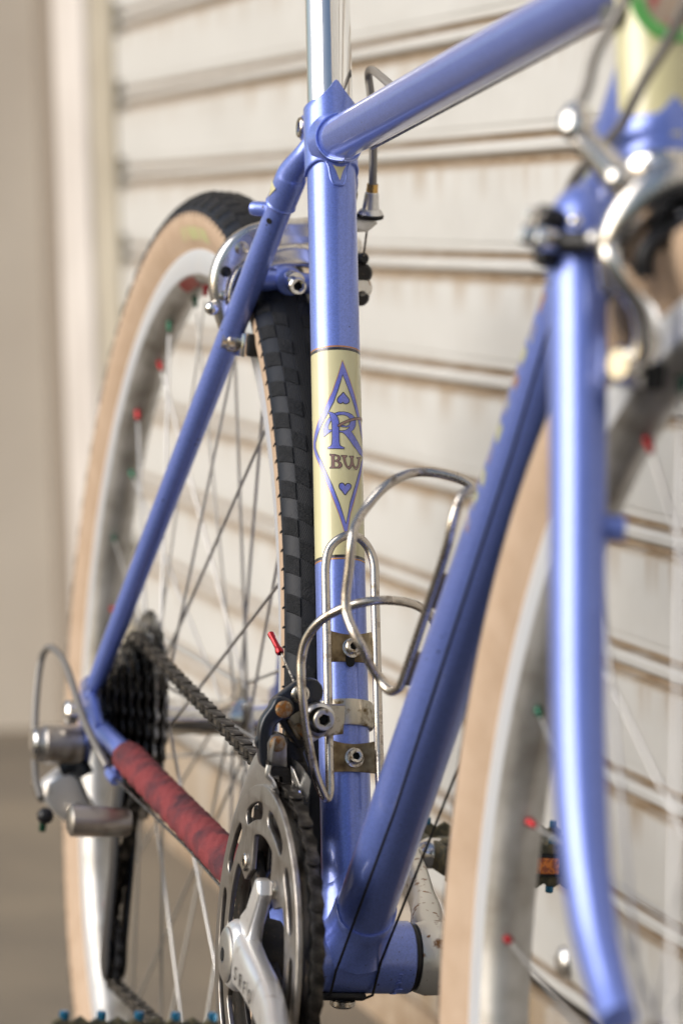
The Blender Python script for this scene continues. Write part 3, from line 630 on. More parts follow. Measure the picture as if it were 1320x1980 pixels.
# --- wheels
def wheel(c, rear):
    wn = empty('rear_wheel' if rear else 'front_wheel', bike, c)
    def L(prof, name, m, n=160, ang=30, closed=False):
        b = MB(); b.lathe(c, (0, 1, 0), [(y, r) for r, y in prof], n, closed=closed); return b.build(name, m, wn, ang, origin=c)
    tread = [(339.5, -19.6), (343.5, -18.8), (347, -16.6), (350, -13.6), (352.3, -10), (353.8, -6), (354.4, -2), (354.4, 2), (353.8, 6), (352.3, 10), (350, 13.6), (347, 16.6), (343.5, 18.8), (339.5, 19.6)]
    L(tread, 'tyre', 'tread_rubber', 220, 50)
    def rad_at(y):
        y = abs(y); T = [(yy, rr) for rr, yy in tread if yy >= 0]; T.sort()
        if y <= T[0][0]: return T[0][1]
        for (y0, r0), (y1, r1) in zip(T, T[1:]):
            if y <= y1: return r0+(r1-r0)*(y-y0)/(y1-y0)
        return T[-1][1]
    b = MB(); NR = 184
    for k in range(NR):
        for s in (-1, 1):
            for j, (ya, yb) in enumerate(((12.6, 18.6), (5.2, 12.0))):
                if (k+j) % 2: continue
                G = []
                for q in range(4):
                    row = []
                    for i in range(3):
                        y = ya+(yb-ya)*i/2; a = 2*PI*(k+.04+.92*q/3)/NR+y*.0022; rr = rad_at(y); hgt = .75 if rear else .35
                        nx = min(1, max(0, (y-6)/13))
                        row.append(V(c)+V((math.cos(a)*(rr+hgt*(1-.6*nx)), s*(y+hgt*nx), math.sin(a)*(rr+hgt*(1-.6*nx)))))
                    G.append(row)
                Bs = [[p_-(p_-V((c[0], p_.y*.8, c[2]))).normalized()*1.3 for p_ in row] for row in G]
                T_ = [[b.bm.verts.new(p_) for p_ in row] for row in G]; U_ = [[b.bm.verts.new(p_) for p_ in row] for row in Bs]
                for q in range(3):
                    for i in range(2): b.bm.faces.new((T_[q][i], T_[q+1][i], T_[q+1][i+1], T_[q][i+1]))
                    b.bm.faces.new((T_[q][0], T_[q+1][0], U_[q+1][0], U_[q][0])); b.bm.faces.new((T_[q][2], T_[q+1][2], U_[q+1][2], U_[q][2]))
                for q in (0, 3):
                    for i in range(2): b.bm.faces.new((T_[q][i], T_[q][i+1], U_[q][i+1], U_[q][i]))
    tag(b.build('tread_blocks', 'block_rubber', wn, 30, origin=c), kind='stuff')
    b = MB()
    for k in range(NR if rear else 0):
        a = 2*PI*(k+.5)/NR
        for s in (-1, 1):
            b.box((0, 0, 0), (1.1, .8, 3.4), Matrix.Translation(V(c)+V((math.cos(a)*338.6, s*19.75, math.sin(a)*338.6)))@Matrix.Rotation(-(a-PI/2), 4, 'Y'))
    if rear: tag(b.build('tread_notches', 'black_rubber', wn, 30, origin=c), kind='stuff')
    for s in (-1, 1):
        L([(314, 11.2*s), (316.5, 12.4*s), (320, 14.6*s), (325, 17.3*s), (330, 19.2*s), (335, 19.9*s), (339.6, 19.6*s)], 'sidewall', 'tan_wall', 160, 60)
        L([(315.5, 11.4*s), (314.6, 12.6*s), (313, 12.9*s), (300.5, 12.9*s), (298.5, 12.2*s)], 'brake_track', 'rim_alloy')
        for a0, a1 in (((82, 96), ) if rear else ((200, 212),)):
            b = MB(); cols = []
            for k in range(17):
                a = rad(a0+(a1-a0)*k/16); cols.append([b.bm.verts.new(V(c)+V((math.cos(a)*r, y*s, math.sin(a)*r))) for r, y in ((321, 15.3), (325, 17.45), (330, 19.35))])
            for A, B in zip(cols, cols[1:]):
                for j in (0, 1): b.bm.faces.new((A[j], A[j+1], B[j+1], B[j]))
            b.build('tyre_label', 'tyre_label', wn, origin=c)
    L([(298.6, -12.2), (294.5, -9.5), (291.8, -5), (291, 0), (291.8, 5), (294.5, 9.5), (298.6, 12.2)], 'rim', 'rim_wall')
    if rear:
        b = MB(); cols = []
        for k in range(13):
            a = rad(93+9*k/12); cols.append([b.bm.verts.new(V(c)+V((math.cos(a)*r, y, math.sin(a)*r))) for r, y in ((297, -12), (294, -9.6), (291.2, -5))])
        for A, B in zip(cols, cols[1:]):
            for j in (0, 1): b.bm.faces.new((A[j], A[j+1], B[j+1], B[j]))
        b.build('rim_label', 'red_anodised', wn, origin=c)
    if rear: hp = [(-67, 5), (-67, 8), (-62, 8), (-24.5, 15), (-24, 29), (-20.5, 29), (-20, 15), (-12, 12), (28, 12), (35, 15), (36, 26), (39.5, 26), (40, 14), (58, 12), (60, 8.5), (67, 8.5), (67, 5)]; fl = (-22.2, 37.7); fr_ = 25
    else: hp = [(-50, 5), (-50, 8), (-40, 9), (-36.5, 12), (-36, 22), (-32.5, 22), (-32, 12), (-26, 10), (26, 10), (32, 12), (32.5, 22), (36, 22), (36.5, 12), (40, 9), (50, 8), (50, 5)]; fl = (-34.2, 34.2); fr_ = 19.5
    MB().lathe(c, (0, 1, 0), hp, 40).build('hub', 'polished', wn, 30, origin=c)
    ax = 82 if rear else 62
    MB().cyl(V(c)+V((0, -ax, 0)), V(c)+V((0, ax, 0)), 4.6, n=16).lathe(V(c)+V((0, -ax+6, 0)), (0, -1, 0), [(0, 8), (6, 8.5), (8, 6), (8, 0)], 24).build('axle', 'polished', wn, origin=c)
    MB().tube(smooth([V(c)+V((0, ax-6, 0)), V(c)+V((4, ax+3, 6)), V(c)+V((18, ax+8, 28)), V(c)+V((30, ax+6, 52))], 5), 4, 12).build('quick_release_lever', 'polished', wn, origin=c)
    spk = None; nipr = nipg = None
    nb = MB(); nb.lathe((0, 0, 0), (0, 0, 1), [(-2, 2.3), (1.5, 2.3), (2.0, 1.9), (6, 1.7), (7, 1.2)], 12, caps=True); 
    mr_ = mesh_only(nb, 'nipple', 'red_anodised'); nb = MB(); nb.lathe((0, 0, 0), (0, 0, 1), [(-2, 2.3), (1.5, 2.3), (2.0, 1.9), (6, 1.7), (7, 1.2)], 12, caps=True); mg_ = mesh_only(nb, 'nipple', 'green_anodised')
    off_a = rad(3 if rear else 1)
    for k in range(32):
        a = off_a+2*PI*k/32; side = 0 if k % 2 == 0 else 1; tr = 1 if (k//2) % 2 == 0 else -1
        ph = a+tr*rad(66); hp_ = V((math.cos(ph)*fr_, fl[side]+(1.5 if tr > 0 else -1.5), math.sin(ph)*fr_))
        rp = V((math.cos(a)*291, (-1 if side == 0 else 1)*2.5, math.sin(a)*291))
        d = (hp_-rp).normalized(); ln = (hp_-rp).length
        b = MB(); b.tube([V(c)+rp+d*10, V(c)+hp_], 1.05, 8); b.build('spoke', 'spoke_steel', wn, 60, origin=c)
        m = frame(V(c)+rp, tuple(d.orthogonal()), tuple(d.cross(d.orthogonal()))); 
        red = (k//2 + k) % 2 == 0 if False else (k//1) % 4 in (0, 3)
        inst(mr_ if red else mg_, 'nipple', wn, m)
    vb = MB(); av = rad(-60); vb.cyl(V(c)+V((math.cos(av)*292, 0, math.sin(av)*292)), V(c)+V((math.cos(av)*262, 0, math.sin(av)*262)), 3, n=12); vb.build('valve', 'brass', wn, origin=c)
    return wn
RA = (-441.0, 0., 354.4); FA = (571.7, 0., 354.4)
wheel(RA, True); wheel(FA, False)

# --- cassette
cas = empty('cassette', bike, RA)
def cogpoly(N, r, h=4.2):
    p = []
    for k in range(N):
        a = 2*PI*k/N; w_ = 2*PI/N
        for f, q in ((0, r-2.6), (.18, r-1.6), (.36, r+h*.45), (.5, r+h*.6), (.64, r+h*.45), (.82, r-1.6)): p.append((q*math.cos(a+w_*f), q*math.sin(a+w_*f)))
    return p
for i, N in enumerate((11, 13, 15, 17, 20, 23, 26, 30, 34)):
    r = N*12.7/2/PI; y = -63+4.3*i
    holes = [circle2d((0, 0), 17, 24)] if r > 24 else []
    if r > 45:
        holes += [circle2d((math.cos(a)*(r*.5+10), math.sin(a)*(r*.5+10)), r*.13, 14) for a in [2*PI*k/8 for k in range(8)]]
    MB().plate([cogpoly(N, r)]+holes, 1.9, frame((RA[0], y, RA[2]), (1, 0, 0), (0, 0, 1)), bev=.25).build('sprocket', 'cog_steel' if i < 7 else 'cog_bright', cas, origin=RA)
MB().lathe((RA[0], -66, RA[2]), (0, 1, 0), [(0, 9), (0, 15), (3, 16.5), (38, 17)], 32).build('lock_ring', 'black_alloy', cas, origin=RA)

# --- chain
def circ_tangent_path():
    YR = -43.0; rc = 93.0
    C = V((0, YR, 282.3)); cs = V((-441, -37, 354.4)); rs = 26*12.7/2/PI
    up_ = V((-409, -44, 303)); lp = V((-416, -45, 199)); rp_ = 22.
    pts = []
    def arc(c, r, a0, a1, n):
        for k in range(n+1):
            a = rad(a0+(a1-a0)*k/n); pts.append(V((c.x+r*math.cos(a), c.y, c.z+r*math.sin(a))))
    arc(cs, rs, 185, 92, 10)          # over the back and top of the sprocket
    arc(C, rc, 93, -88, 30)           # round the front of the ring
    arc(lp, rp_, -75, -190, 8)
    arc(up_, rp_, 0-30, 60, 4)
    arc(cs, rs, 292, 200, 8)
    return pts
P = circ_tangent_path(); dense = []
for i in range(len(P)):
    a, b = P[i], P[(i+1) % len(P)]; n = max(1, int((b-a).length/2))
    for k in range(n): dense.append(a.lerp(b, k/n))
tot = sum((dense[(i+1) % len(dense)]-dense[i]).length for i in range(len(dense))); NL = int(round(tot/12.7/2))*2; stp = tot/NL
pins = []; acc = 0; nxt = 0
for i in range(len(dense)):
    a, b = dense[i], dense[(i+1) % len(dense)]; l = (b-a).length
    while nxt <= acc+l and len(pins) < NL: pins.append(a.lerp(b, (nxt-acc)/l)); nxt += stp
    acc += l
ch = empty('chain', bike)
o8 = stroke2d([(-6.35, 0), (-3, 0), (0, 0), (3, 0), (6.35, 0)], [4.0, 3.5, 2.9, 3.5, 4.0], 8)
def link_mesh(w_, name):
    b = MB()
    for s in (-1, 1): b.plate([o8], 1.0, frame((0, s*w_, 0), (1, 0, 0), (0, 0, 1)), bev=.2)
    for x in (-6.35, 6.35): b.cyl((x, -w_-.3, 0), (x, w_+.3, 0), 1.8 if w_ > 3 else 3.4, n=12)
    return mesh_only(b, name, 'chain_steel')
lo_, li_ = link_mesh(3.1, 'chain_link'), link_mesh(2.0, 'chain_link')
for i in range(NL):
    a, b = pins[i], pins[(i+1) % NL]; d = b-a
    inst(lo_ if i % 2 else li_, 'chain_link', ch, frame((a+b)/2, tuple(d), (-d.z, 0, d.x)))

# --- crankset
ck = empty('crankset', bike, BB)
B0 = V(BB)
SPA = [51, 123, 195, 267, 339]
def P2(r, a): return (r*math.cos(rad(a)), r*math.sin(rad(a)))
def ringplate(y, ro, th, teeth=None, name='chainring', m='ring_alloy', slots=True, inner_r=66):
    outer = cogpoly(teeth, ro, 3.8) if teeth else circle2d((0, 0), ro, 120)
    inn = []
    for k in range(180):
        a = k*2; dmin = min(abs((a-s+180) % 360-180) for s in SPA)
        f = min(1, max(0, (dmin-7.5)/11)); f = f*f*(3-2*f); inn.append(P2(47.5+(inner_r-47.5)*f, a))
    polys = [outer, inn]
    if slots:
        for k in range(10):
            ac = 69+36*k; polys.append(stroke2d([P2(79, ac-10.5+21*q/6) for q in range(7)], [4.6, 4.9, 4.9, 4.9, 4.9, 4.9, 4.6], 6))
    for s in SPA: polys.append(circle2d(P2(55, s), 4, 14))
    return MB().plate(polys, th, frame(B0+V((0, y, 0)), (1, 0, 0), (0, 0, 1)), bev=.7, res=2).build(name, m, ck, 30, origin=BB)
ringplate(-52.3, 93.3, 3.2, None, 'chain_guard')
ringplate(-43, 92, 3, 46, 'chainring', 'grease_black', slots=False, inner_r=64)
MB().plate([cogpoly(30, 60), [P2(50, a*6) for a in range(60)]], 3, frame(B0+V((0, -36, 0)), (1, 0, 0), (0, 0, 1)), bev=.5).build('chainring', 'grease_black', ck, origin=BB)
sp = MB()
for s in SPA:
    if s == 51: continue
    sp.plate([stroke2d([P2(12, s), P2(30, s), P2(46, s), P2(55, s)], [9, 7, 6.5, 7], 8)], 6, frame(B0+V((0, -48, 0)), (1, 0, 0), (0, 0, 1)), bev=1.5)
sp.lathe(B0+V((0, -40, 0)), (0, -1, 0), [(0, 19), (8, 21), (14, 21)], 32, caps=True); sp.build('spider', 'grease_black', ck, origin=BB)
for s in SPA:
    q = P2(55, s); MB().bolt(B0+V((q[0], -53.6, q[1])), (0, -1, 0), 5.2, 2.6, 2.6, 2.2).build('chainring_bolt', 'steel_bolt', ck, origin=BB)
    MB().cyl(B0+V((q[0], -52, q[1])), B0+V((q[0], -40, q[1])), 4.2).build('bolt_sleeve', 'brass', ck, origin=BB)
def arm(sgn, pts, name, m, boss_y0, boss_y1, br):
    """pts: (x, y, z, half height, half thickness)"""
    b = MB(); rings = []
    for i, (x, y, z, hh, ht) in enumerate(smooth(pts, 6)):
        r_ = [];
        for k in range(28):
            a = 2*PI*k/28; ca, sa_ = math.cos(a), math.sin(a); e = .62
            px = (abs(ca)**e)*(1 if ca > 0 else -1); pz = (abs(sa_)**e)*(1 if sa_ > 0 else -1)
            r_.append(b.bm.verts.new((x, y+px*ht, z+pz*hh)))
        rings.append(r_)
    for A, B in zip(rings, rings[1:]): b.join(A, B)
    b.bm.faces.new(rings[0][::-1]); b.bm.faces.new(rings[-1])
    b.lathe(V((0, boss_y0, 282.3)), (0, 1 if boss_y1 > boss_y0 else -1, 0), [(0, br*.9), (abs(boss_y1-boss_y0)*.3, br), (abs(boss_y1-boss_y0)*.8, br*.98), (abs(boss_y1-boss_y0)*.96, br*.86), (abs(boss_y1-boss_y0), br*.74)], 40, caps=True)
    return b.build(name, m, ck, 45, origin=BB)
arm(-1, [(4, -61, 282, 16, 8), (22, -62, 281.4, 14.5, 8), (45, -64, 280, 13, 7.6), (75, -64.5, 274, 12.5, 7.5), (110, -69, 270, 12.5, 7), (145, -76, 267, 12.5, 6.8), (163, -79, 266, 14, 7), (176, -80, 265.5, 10, 6.5)], 'crank_arm', 'crank_alloy', -48, -69, 20)
arm(1, [(-4, 48, 283, 17, 9), (-22, 51, 287, 16, 10), (-45, 57, 292, 14, 9.5), (-75, 64, 296, 12.5, 7), (-110, 70, 303, 12, 6.5), (-145, 74, 309, 12, 6.5), (-160, 75, 312, 14, 7), (-176, 75, 314, 11, 6)], 'crank_arm', 'pitted_alloy', 37.5, 59, 21)
# the spider leg cast in one with the drive arm
MB().plate([[P2(10, 20), P2(26, 25), P2(34, 38), P2(58, 45), P2(62, 51), P2(58, 57), P2(34, 62), P2(24, 80), P2(12, 95)]], 9, frame(B0+V((0, -60, 0)), (1, 0, 0), (0, 0, 1)), bev=2.6, res=3).build('spider_arm', 'crank_alloy', ck, origin=BB)
MB().lathe(B0+V((0, -68.5, 0)), (0, -1, 0), [(0, 15.5), (1.4, 15.2), (2.2, 13.8), (2.6, 12), (3.2, 4.5), (1.5, 4.2), (0, 0)], 40).build('crank_cap', 'satin_alloy', ck, origin=BB)
MB().cyl(B0+V((0, -72, 0)), B0+V((0, -71.3, 0)), 3.6, n=6).build('cap_socket', 'hole_black', ck, origin=BB)
MB().lathe(B0+V((0, 33.7, 0)), (0, 1, 0), [(0, 19.4), (1.2, 19.4), (1.4, 18), (6, 17.5), (6, 10)], 40).build('bearing_cup', 'black_plastic', ck, origin=BB)
# engraved letters on the drive arm
def arm_text():
    b = MB()
    for k, chh in enumerate('SRFO'):
        cu = bpy.data.curves.new('t', 'FONT'); cu.body = chh; cu.size = 10.5; cu.extrude = .12; cu.offset = -.02
        ob = bpy.data.objects.new('t', cu); me = bpy.data.meshes.new_from_object(ob)
        x = 30+k*13; y = -71.75-.045*(x-30); z = 275.5-.085*(x-30)
        m = frame((x, y, z), (1, -.02, -.08), (.08, 0, 1)); me.transform(m); b.bm.from_mesh(me); bpy.data.objects.remove(ob)
    return b
arm_text().build('arm_engraving', 'grease_black', ck, flat=True, origin=BB)

# --- pedals
def pedal(cx, cz, y0, y1, nm, tilt=0.):
    pd = empty('pedal', bike, (cx, y0, cz)); s = 1 if y1 > y0 else -1; o = V((cx, y0, cz)); Lp = abs(y1-y0)
    MB().lathe(o+V((0, -6*s, 0)), (0, s, 0), [(0, 7.5), (6, 7.5), (8, 6), (14, 9.5), (30, 9), (Lp, 7.5)], 24, caps=True).build('spindle', 'polished', pd, origin=o)
    # cage plates fore and aft, saw-toothed top and bottom
    for f in (-1, 1):
        pl = []; n = 9
        for k in range(n*2+1): pl.append((12+(Lp-14)*k/(n*2), 11.5+(3.2 if k % 2 else 0)))
        for k in range(n*2, -1, -1): pl.append((12+(Lp-14)*k/(n*2), -11.5-(3.2 if k % 2 else 0)))
        MB().plate([pl], 4, frame(o+V((f*30, 0, 0)), (0, s, 0), (0, 0, 1)), bev=.8).build('cage_plate', 'pedal_body', pd, origin=o)
        rx = f*33.4
        MB().box(o+V((rx, s*(Lp*.5+8), 0)), (4, 48, 14), bev=1).build('reflector_case', 'black_plastic', pd, origin=o)
        MB().box(o+V((rx+f*2.2, s*(Lp*.5+8), 0)), (1.5, 40, 9.5), bev=.4).build('reflector', 'amber_reflector', pd, origin=o)
        for k in range(5):
            for z_ in (1, -1):
                MB().lathe(o+V((f*30, s*(16+(Lp-24)*k/4), 13*z_)), (0, 0, z_), [(0, 2.6), (3.5, 2.6), (4.2, 2.0), (4.2, 0)], 8).build('pin', 'blue_anodised', pd, origin=o)
    for yy in (12, Lp-2):
        MB().box(o+V((0, s*yy, 0)), (62, 4, 17), bev=1).build('cage_end', 'pedal_body', pd, origin=o)
    MB().box(o+V((0, s*(Lp*.5+6), 0)), (22, Lp-14, 19), bev=4).build('pedal_body', 'pedal_body', pd, origin=o)
    return pd
pedal(-168, 312, 84, 190, 'l'); pedal(168, 264, -92, -192, 'r')

# --- front derailleur
fd = empty('front_derailleur', bike)
tc_ = 135
b = MB().lathe(onST(tc_-7.5), ST, [(0, 14.5), (0, 16.4), (1.2, 17.1), (13, 17.1), (14.6, 16.4), (14.6, 14.5)], 56); b.build('clamp_band', 'clamp_alloy', fd)
def FP(y, z, x=-10): return V((x, y, z))
def yz(x): return frame((x, 0, 0), (0, 1, 0), (0, 0, 1))
MB().plate([[(-8, 420), (-8, 404), (-20, 402), (-30, 396), (-38, 399), (-44, 411), (-45, 418), (-40, 420), (-28, 420)]], 6, yz(-16), bev=1).build('clamp_plate', 'clamp_alloy', fd)
MB().lathe((-6, -25, 413), (1, 0, 0), [(-10, 9), (0, 9.5), (3, 8.8), (4.5, 7.3)], 32).build('clamp_hinge', 'satin_alloy', fd)
MB().bolt((-3, -23.5, 413.5), (1, 0, 0), 6.2, 5, 3.4, 4).build('clamp_bolt', 'clamp_alloy', fd)
lk = stroke2d([q[:2] for q in smooth([(-30, 427, 0), (-37, 424, 0), (-45, 418, 0)], 4)], [8, 8, 8, 8, 7.5, 7.2, 7, 7, 7])
MB().plate([lk], 7, yz(-12), bev=1.4, res=2).build('cable_arm', 'black_alloy', fd)
lk = stroke2d([q[:2] for q in smooth([(-46, 418, 0), (-52.5, 411, 0), (-54, 403, 0), (-53, 394, 0), (-52, 389, 0)], 4)], [6.8, 6, 5, 4.6, 4.4, 4.3, 4.3, 4.3, 4.3, 4.3, 4.3, 4.3, 4.3, 4.3, 4.3, 4.3, 4.2])
MB().plate([lk], 9, yz(-8), bev=1.6, res=2).build('outer_link', 'black_alloy', fd)
MB().plate([stroke2d([(-53, 399), (-47, 398.5)], [6.2, 6.2])], 6, yz(-9), bev=1.2).build('link_eye', 'black_alloy', fd)
MB().plate([stroke2d([(-44, 412), (-38, 404), (-33, 399)], [2.6, 2.2, 3])], 6, yz(-12), bev=1).build('inner_link', 'grease_black', fd)
MB().plate([stroke2d([(-41, 411), (-35, 402)], [1.0, 1.0])], 2, yz(-7.5), bev=.4).build('return_spring', 'tarnished_plate', fd)
MB().plate([stroke2d([(-33, 403), (-35, 393), (-33, 384)], [6.8, 5.6, 7])], 8, yz(-18), bev=1.5).build('swing_body', 'grease_black', fd)
MB().box((-12, -38.5, 403), (3, 7, 3.5), frame((0, 0, 0), (1, 0, 0), (0, 1, 0)), bev=.6).build('limit_screw', 'tarnished_plate', fd)
for (y, z, r, x, m) in ((-35.5, 426, 5.2, -8.5, 'steel_bolt'), (-45.5, 418, 4.8, -3.5, 'rusty_bolt'), (-48, 399, 4.4, -5.2, 'rusty_bolt'), (-33, 403.5, 6.2, -13.5, 'rusty_bolt'), (-31.6, 383.5, 5, -13.5, 'grease_black')):
    MB().lathe((x, y, z), (1, 0, 0), [(-4, r), (.8, r), (1.6, r-.8), (1.9, r-1.6), (1.9, 0)], 28).build('pivot', m, fd)
    if m == 'steel_bolt': MB().bolt((x+1.8, y, z), (1, 0, 0), 3.4, 1.6, 1.7, 1.5).build('pinch_bolt', 'grease_black', fd)
# bright eye that carries the cage
MB().plate([[(-52.5, 386), (-53.5, 399), (-51.5, 403.5), (-48, 405), (-44.4, 403.5), (-42.5, 399), (-41.5, 386)]], 3.5, yz(-4.5), bev=.8).build('cage_eye', 'ring_alloy', fd)
MB().lathe((-2.9, -48, 399), (1, 0, 0), [(0, 4.4), (1.2, 4.4), (1.9, 3.4), (1.9, 0)], 24).build('cage_pivot', 'rusty_bolt', fd)
# cage: curved outer plate following the ring, tail towards the back, bridge clip and inner plate
def bentplate(P, th, name, m):
    """P: rows of 3D points (a grid); thin solid sheet"""
    b = MB(); G = [[b.bm.verts.new(q) for q in row] for row in P]
    for A, B in zip(G, G[1:]):
        for j in range(len(A)-1): b.bm.faces.new((A[j], A[j+1], B[j+1], B[j]))
    bmesh.ops.solidify(b.bm, geom=b.bm.faces[:], thickness=th); return b.build(name, m, fd, 35)
rows = []
for k in range(15):
    a = rad(88+66*k/14); ro = 97+(24-20*min(1, k/9)**1.1); ri = 94.2-(1.5 if k < 11 else (k-11)*2.0)
    y = -50.8-.8*math.sin(k/14*PI)
    rows.append([(BB.x+math.cos(a)*(ri+(ro-ri)*q), y-3.0*q*(1-q)*2, BB.z+math.sin(a)*(ri+(ro-ri)*q)) for q in (0, .12, .5, .88, 1)])
bentplate(rows, 1.6, 'cage_plate', 'satin_alloy')
rows = []
for k in range(11):
    a = rad(74+58*k/10); rows.append([(math.cos(a)*r, -36.2, BB.z+math.sin(a)*r) for r in (93, 99, 106, 109-abs(k-5)*.8)])
bentplate(rows, 1.4, 'cage_plate', 'satin_alloy')
cl = [(-53.5, 388), (-54, 383), (-51.5, 380), (-49, 375), (-47.8, 371), (-47.6, 366)]
MB().tube(smooth([(4, y, z) for y, z in cl], 5), 1.5, 8).build('cage_clip', 'satin_alloy', fd)
MB().plate([[(-53.5, 390), (-53.8, 385.5), (-49.5, 386.5), (-43, 386.5), (-39.5, 382), (-36, 377), (-36.2, 364), (-38.2, 366), (-41.2, 374), (-42.2, 372), (-41.8, 366), (-43.3, 366), (-44, 377), (-44.4, 382.5), (-49, 383), (-52, 382), (-52.2, 384)]], 9, yz(-1), bev=.7).build('cage_bridge', 'grease_black', fd)
MB().plate([[(-42.4, 389), (-40.2, 386.5), (-36.3, 378.5), (-35.2, 375), (-35.3, 364), (-38, 361.5), (-38.8, 370), (-41, 380)]], 2.4, frame((6.5, 0, 0), (0, 1, 0), (0, 0, 1)), bev=.8, res=2).build('cage_nose', 'polished', fd)
# cable with its red end cap
MB().tube([V((-14, -36, 428)), V((-24, -41.5, 442)), V((-30, -43.5, 448.5))], .65, 8).build('cable_tail', 'cable_steel', fd)
e0 = V((-28, -43.2, 446)); e1 = V((-40, -47.8, 457.5)); dd = (e1-e0).normalized()
MB().lathe(e0, dd, [(0, 1.2), (0, 2.1), (1.4, 2.5), (3, 2.2), (4, 1.7), (11, 1.6), (12, 1.9), (14.5, 1.9), (15.2, 1.2), (15.2, 0)], 16).build('cable_end_cap', 'red_anodised', fd)

# --- chainstay wrap and cables
A2 = V((-16, -22, 288)); B2 = V((-440, -65, 350)); d2 = (B2-A2).normalized()
b = MB(); ux = d2.orthogonal().normalized(); uy = d2.cross(ux); NA = 56; rings = []
for k in range(230):
    t = 82+(348-82)*k/229; base = 10.9-(t/425)*3.0; rr = []
    for q in range(NA):
        a = 2*PI*q/NA; f = (t/17.5+q/NA+.06*math.sin(t*.11)) % 1; lip = .25+1.15*f if f < .93 else .25+1.15*(1-f)/.07
        wr = .22*math.sin(a*5+t*.35)+.16*math.sin(a*9-t*.6)+.12*random.random()
        rr.append(b.bm.verts.new(A2+d2*t+(ux*math.cos(a)+uy*math.sin(a))*(base+.9+lip+wr)))
    rings.append(rr)
for A, B in zip(rings, rings[1:]): b.join(A, B)
b.bm.faces.new(rings[0][::-1]); b.bm.faces.new(rings[-1]); b.build('cloth_wrap', 'red_cloth', bike, 60)
for k in range(12):
    p = A2+d2*(84+random.uniform(0, 10))+V((0, -10.5, 7+random.uniform(-1, 3)))
    MB().tube(smooth([p, p+V((-6, -1, 1+random.uniform(-1, 2))), p+V((-14, -1.5, random.uniform(-1, 4)))], 3), .45, 5).build('frayed_thread', 'frayed_thread', bike)
cb = empty('gear_cables', bike)
MB().tube([onDT(520, -16, -17), onDT(400, -17.0, -13), onDT(140, -17.3, -10), BB+V((22, -13, -4)), BB+V((16, -13.5, -18)), BB+V((2, -14, -23))], .75, 8).build('cable', 'black_rubber', cb)
MB().tube([onDT(520, -16, 17), onDT(400, -18, 16), onDT(180, -19, 15), BB+V((24, 11.5, 2)), BB+V((16, 10.5, -18)), BB+V((2, 10, -23))], .75, 8).build('cable', 'black_rubber', cb)
MB().tube([BB+V((0, -14, -23)), BB+V((-40, -26, -10)), A2+d2*200+V((0, -4, -13)), A2+d2*352+V((0, -8, -14))], .9, 8).build('cable', 'cable_steel', cb)
MB().cyl(onDT(500, -16, -20), onDT(525, -16, -20), 4).build('cable_stop', 'steel_bolt', cb)
# rear derailleur housing loop
hl = [(-355.8,-70.0,331.5), (-368.1,-74.0,340.3), (-407.2,-78.0,356.8), (-451.6,-82.0,383.0), (-473.1,-85.0,390.8), (-490.7,-88.0,391.8), (-500.9,-91.0,382.6), (-494.1,-94.0,360.1), (-474.3,-97.0,330.8), (-449.0,-99.0,310.0), (-419.1,-100.0,299.0)]
MB().tube(smooth(hl, 6), 2.5, 14).build('cable_housing', 'housing_grey', cb)
p = A2+d2*352+V((0, -8, -14)); MB().lathe(p, -d2, [(-6, 3.4), (0, 4.2), (9, 4.2), (10, 3)], 20, caps=True).ball(p+V((0, 4, 5)), 4).build('housing_stop', 'blue_paint', cb)

# --- rear derailleur
rd = empty('rear_derailleur', bike)
k0 = V((-452, -68, 331))
MB().lathe(k0, (0, -1, 0), [(0, 11), (2, 13.2), (26, 13.2), (27.5, 12), (32, 11.5), (33, 9), (31.5, 0)], 32, caps=False).build('upper_knuckle', 'ring_alloy', rd)
MB().lathe(k0+V((0, -33, 0)), (0, -1, 0), [(0, 11), (1.6, 10), (2, 6), (2, 0)], 28).build('mounting_bolt', 'polished', rd)
def rdplate(pix, x, th, name, m, bev=2.):
    MB().plate([[(q[1], q[2]) for q in pix]], th, frame((x, 0, 0), (0, 1, 0), (0, 0, 1)), bev=bev, res=3).build(name, m, rd)
rdplate([(-462.0,-82.1,313.3), (-462.0,-68.5,311.6), (-462.0,-61.1,296.6), (-462.0,-55.6,289.3), (-462.0,-58.2,273.6), (-462.0,-69.6,274.0), (-462.0,-83.0,282.9), (-462.0,-92.8,292.2), (-462.0,-91.5,304.6)], -462, 20, 'parallelogram', 'crank_alloy', 4)
rdplate([(-474.0,-85.2,306.4), (-474.0,-76.4,303.1), (-474.0,-74.9,289.6), (-474.0,-83.9,285.1), (-474.0,-95.0,292.0), (-474.0,-97.0,300.8)], -474, 12, 'parallelogram_plate', 'polished', 3)
MB().tube(smooth([(-455.0,-81.3,314.4), (-452.0,-70.8,318.7), (-450.0,-65.3,310.8)], 5), 6, 16).build('spring_cover', 'black_alloy', rd)
MB().lathe((-480.0,-80.4,298.5), (-.3, -1, 0), [(-2, 4), (2, 4), (3, 3), (3, 0)], 18).build('pivot', 'steel_bolt', rd)
MB().lathe((-450.0,-69.1,286.7), (.9, -.4, 0), [(-2, 4.5), (9, 4.5), (10, 3), (10, 0)], 18).build('pivot', 'steel_bolt', rd)
lk0 = V((-325.4,-93.0,300.2)); lk1 = V(lk0)+V((4, 33, 0))
MB().lathe(lk0+V((0, -6, 0)), (0, 1, 0), [(0, 7), (2, 10), (16, 10), (38, 9), (40, 8)], 28, caps=True).build('lower_knuckle', 'ring_alloy', rd)
MB().ball((-378.7,-104.0,294.3), 5.5).build('barrel_adjuster', 'black_plastic', rd); MB().cyl((-384.6,-104.0,289.2), (-386.5,-104.0,283.4), 2.4).build('adjuster_tip', 'green_anodised', rd)
up_ = V((-409, -44, 303)); lp = V((-416, -45, 199))
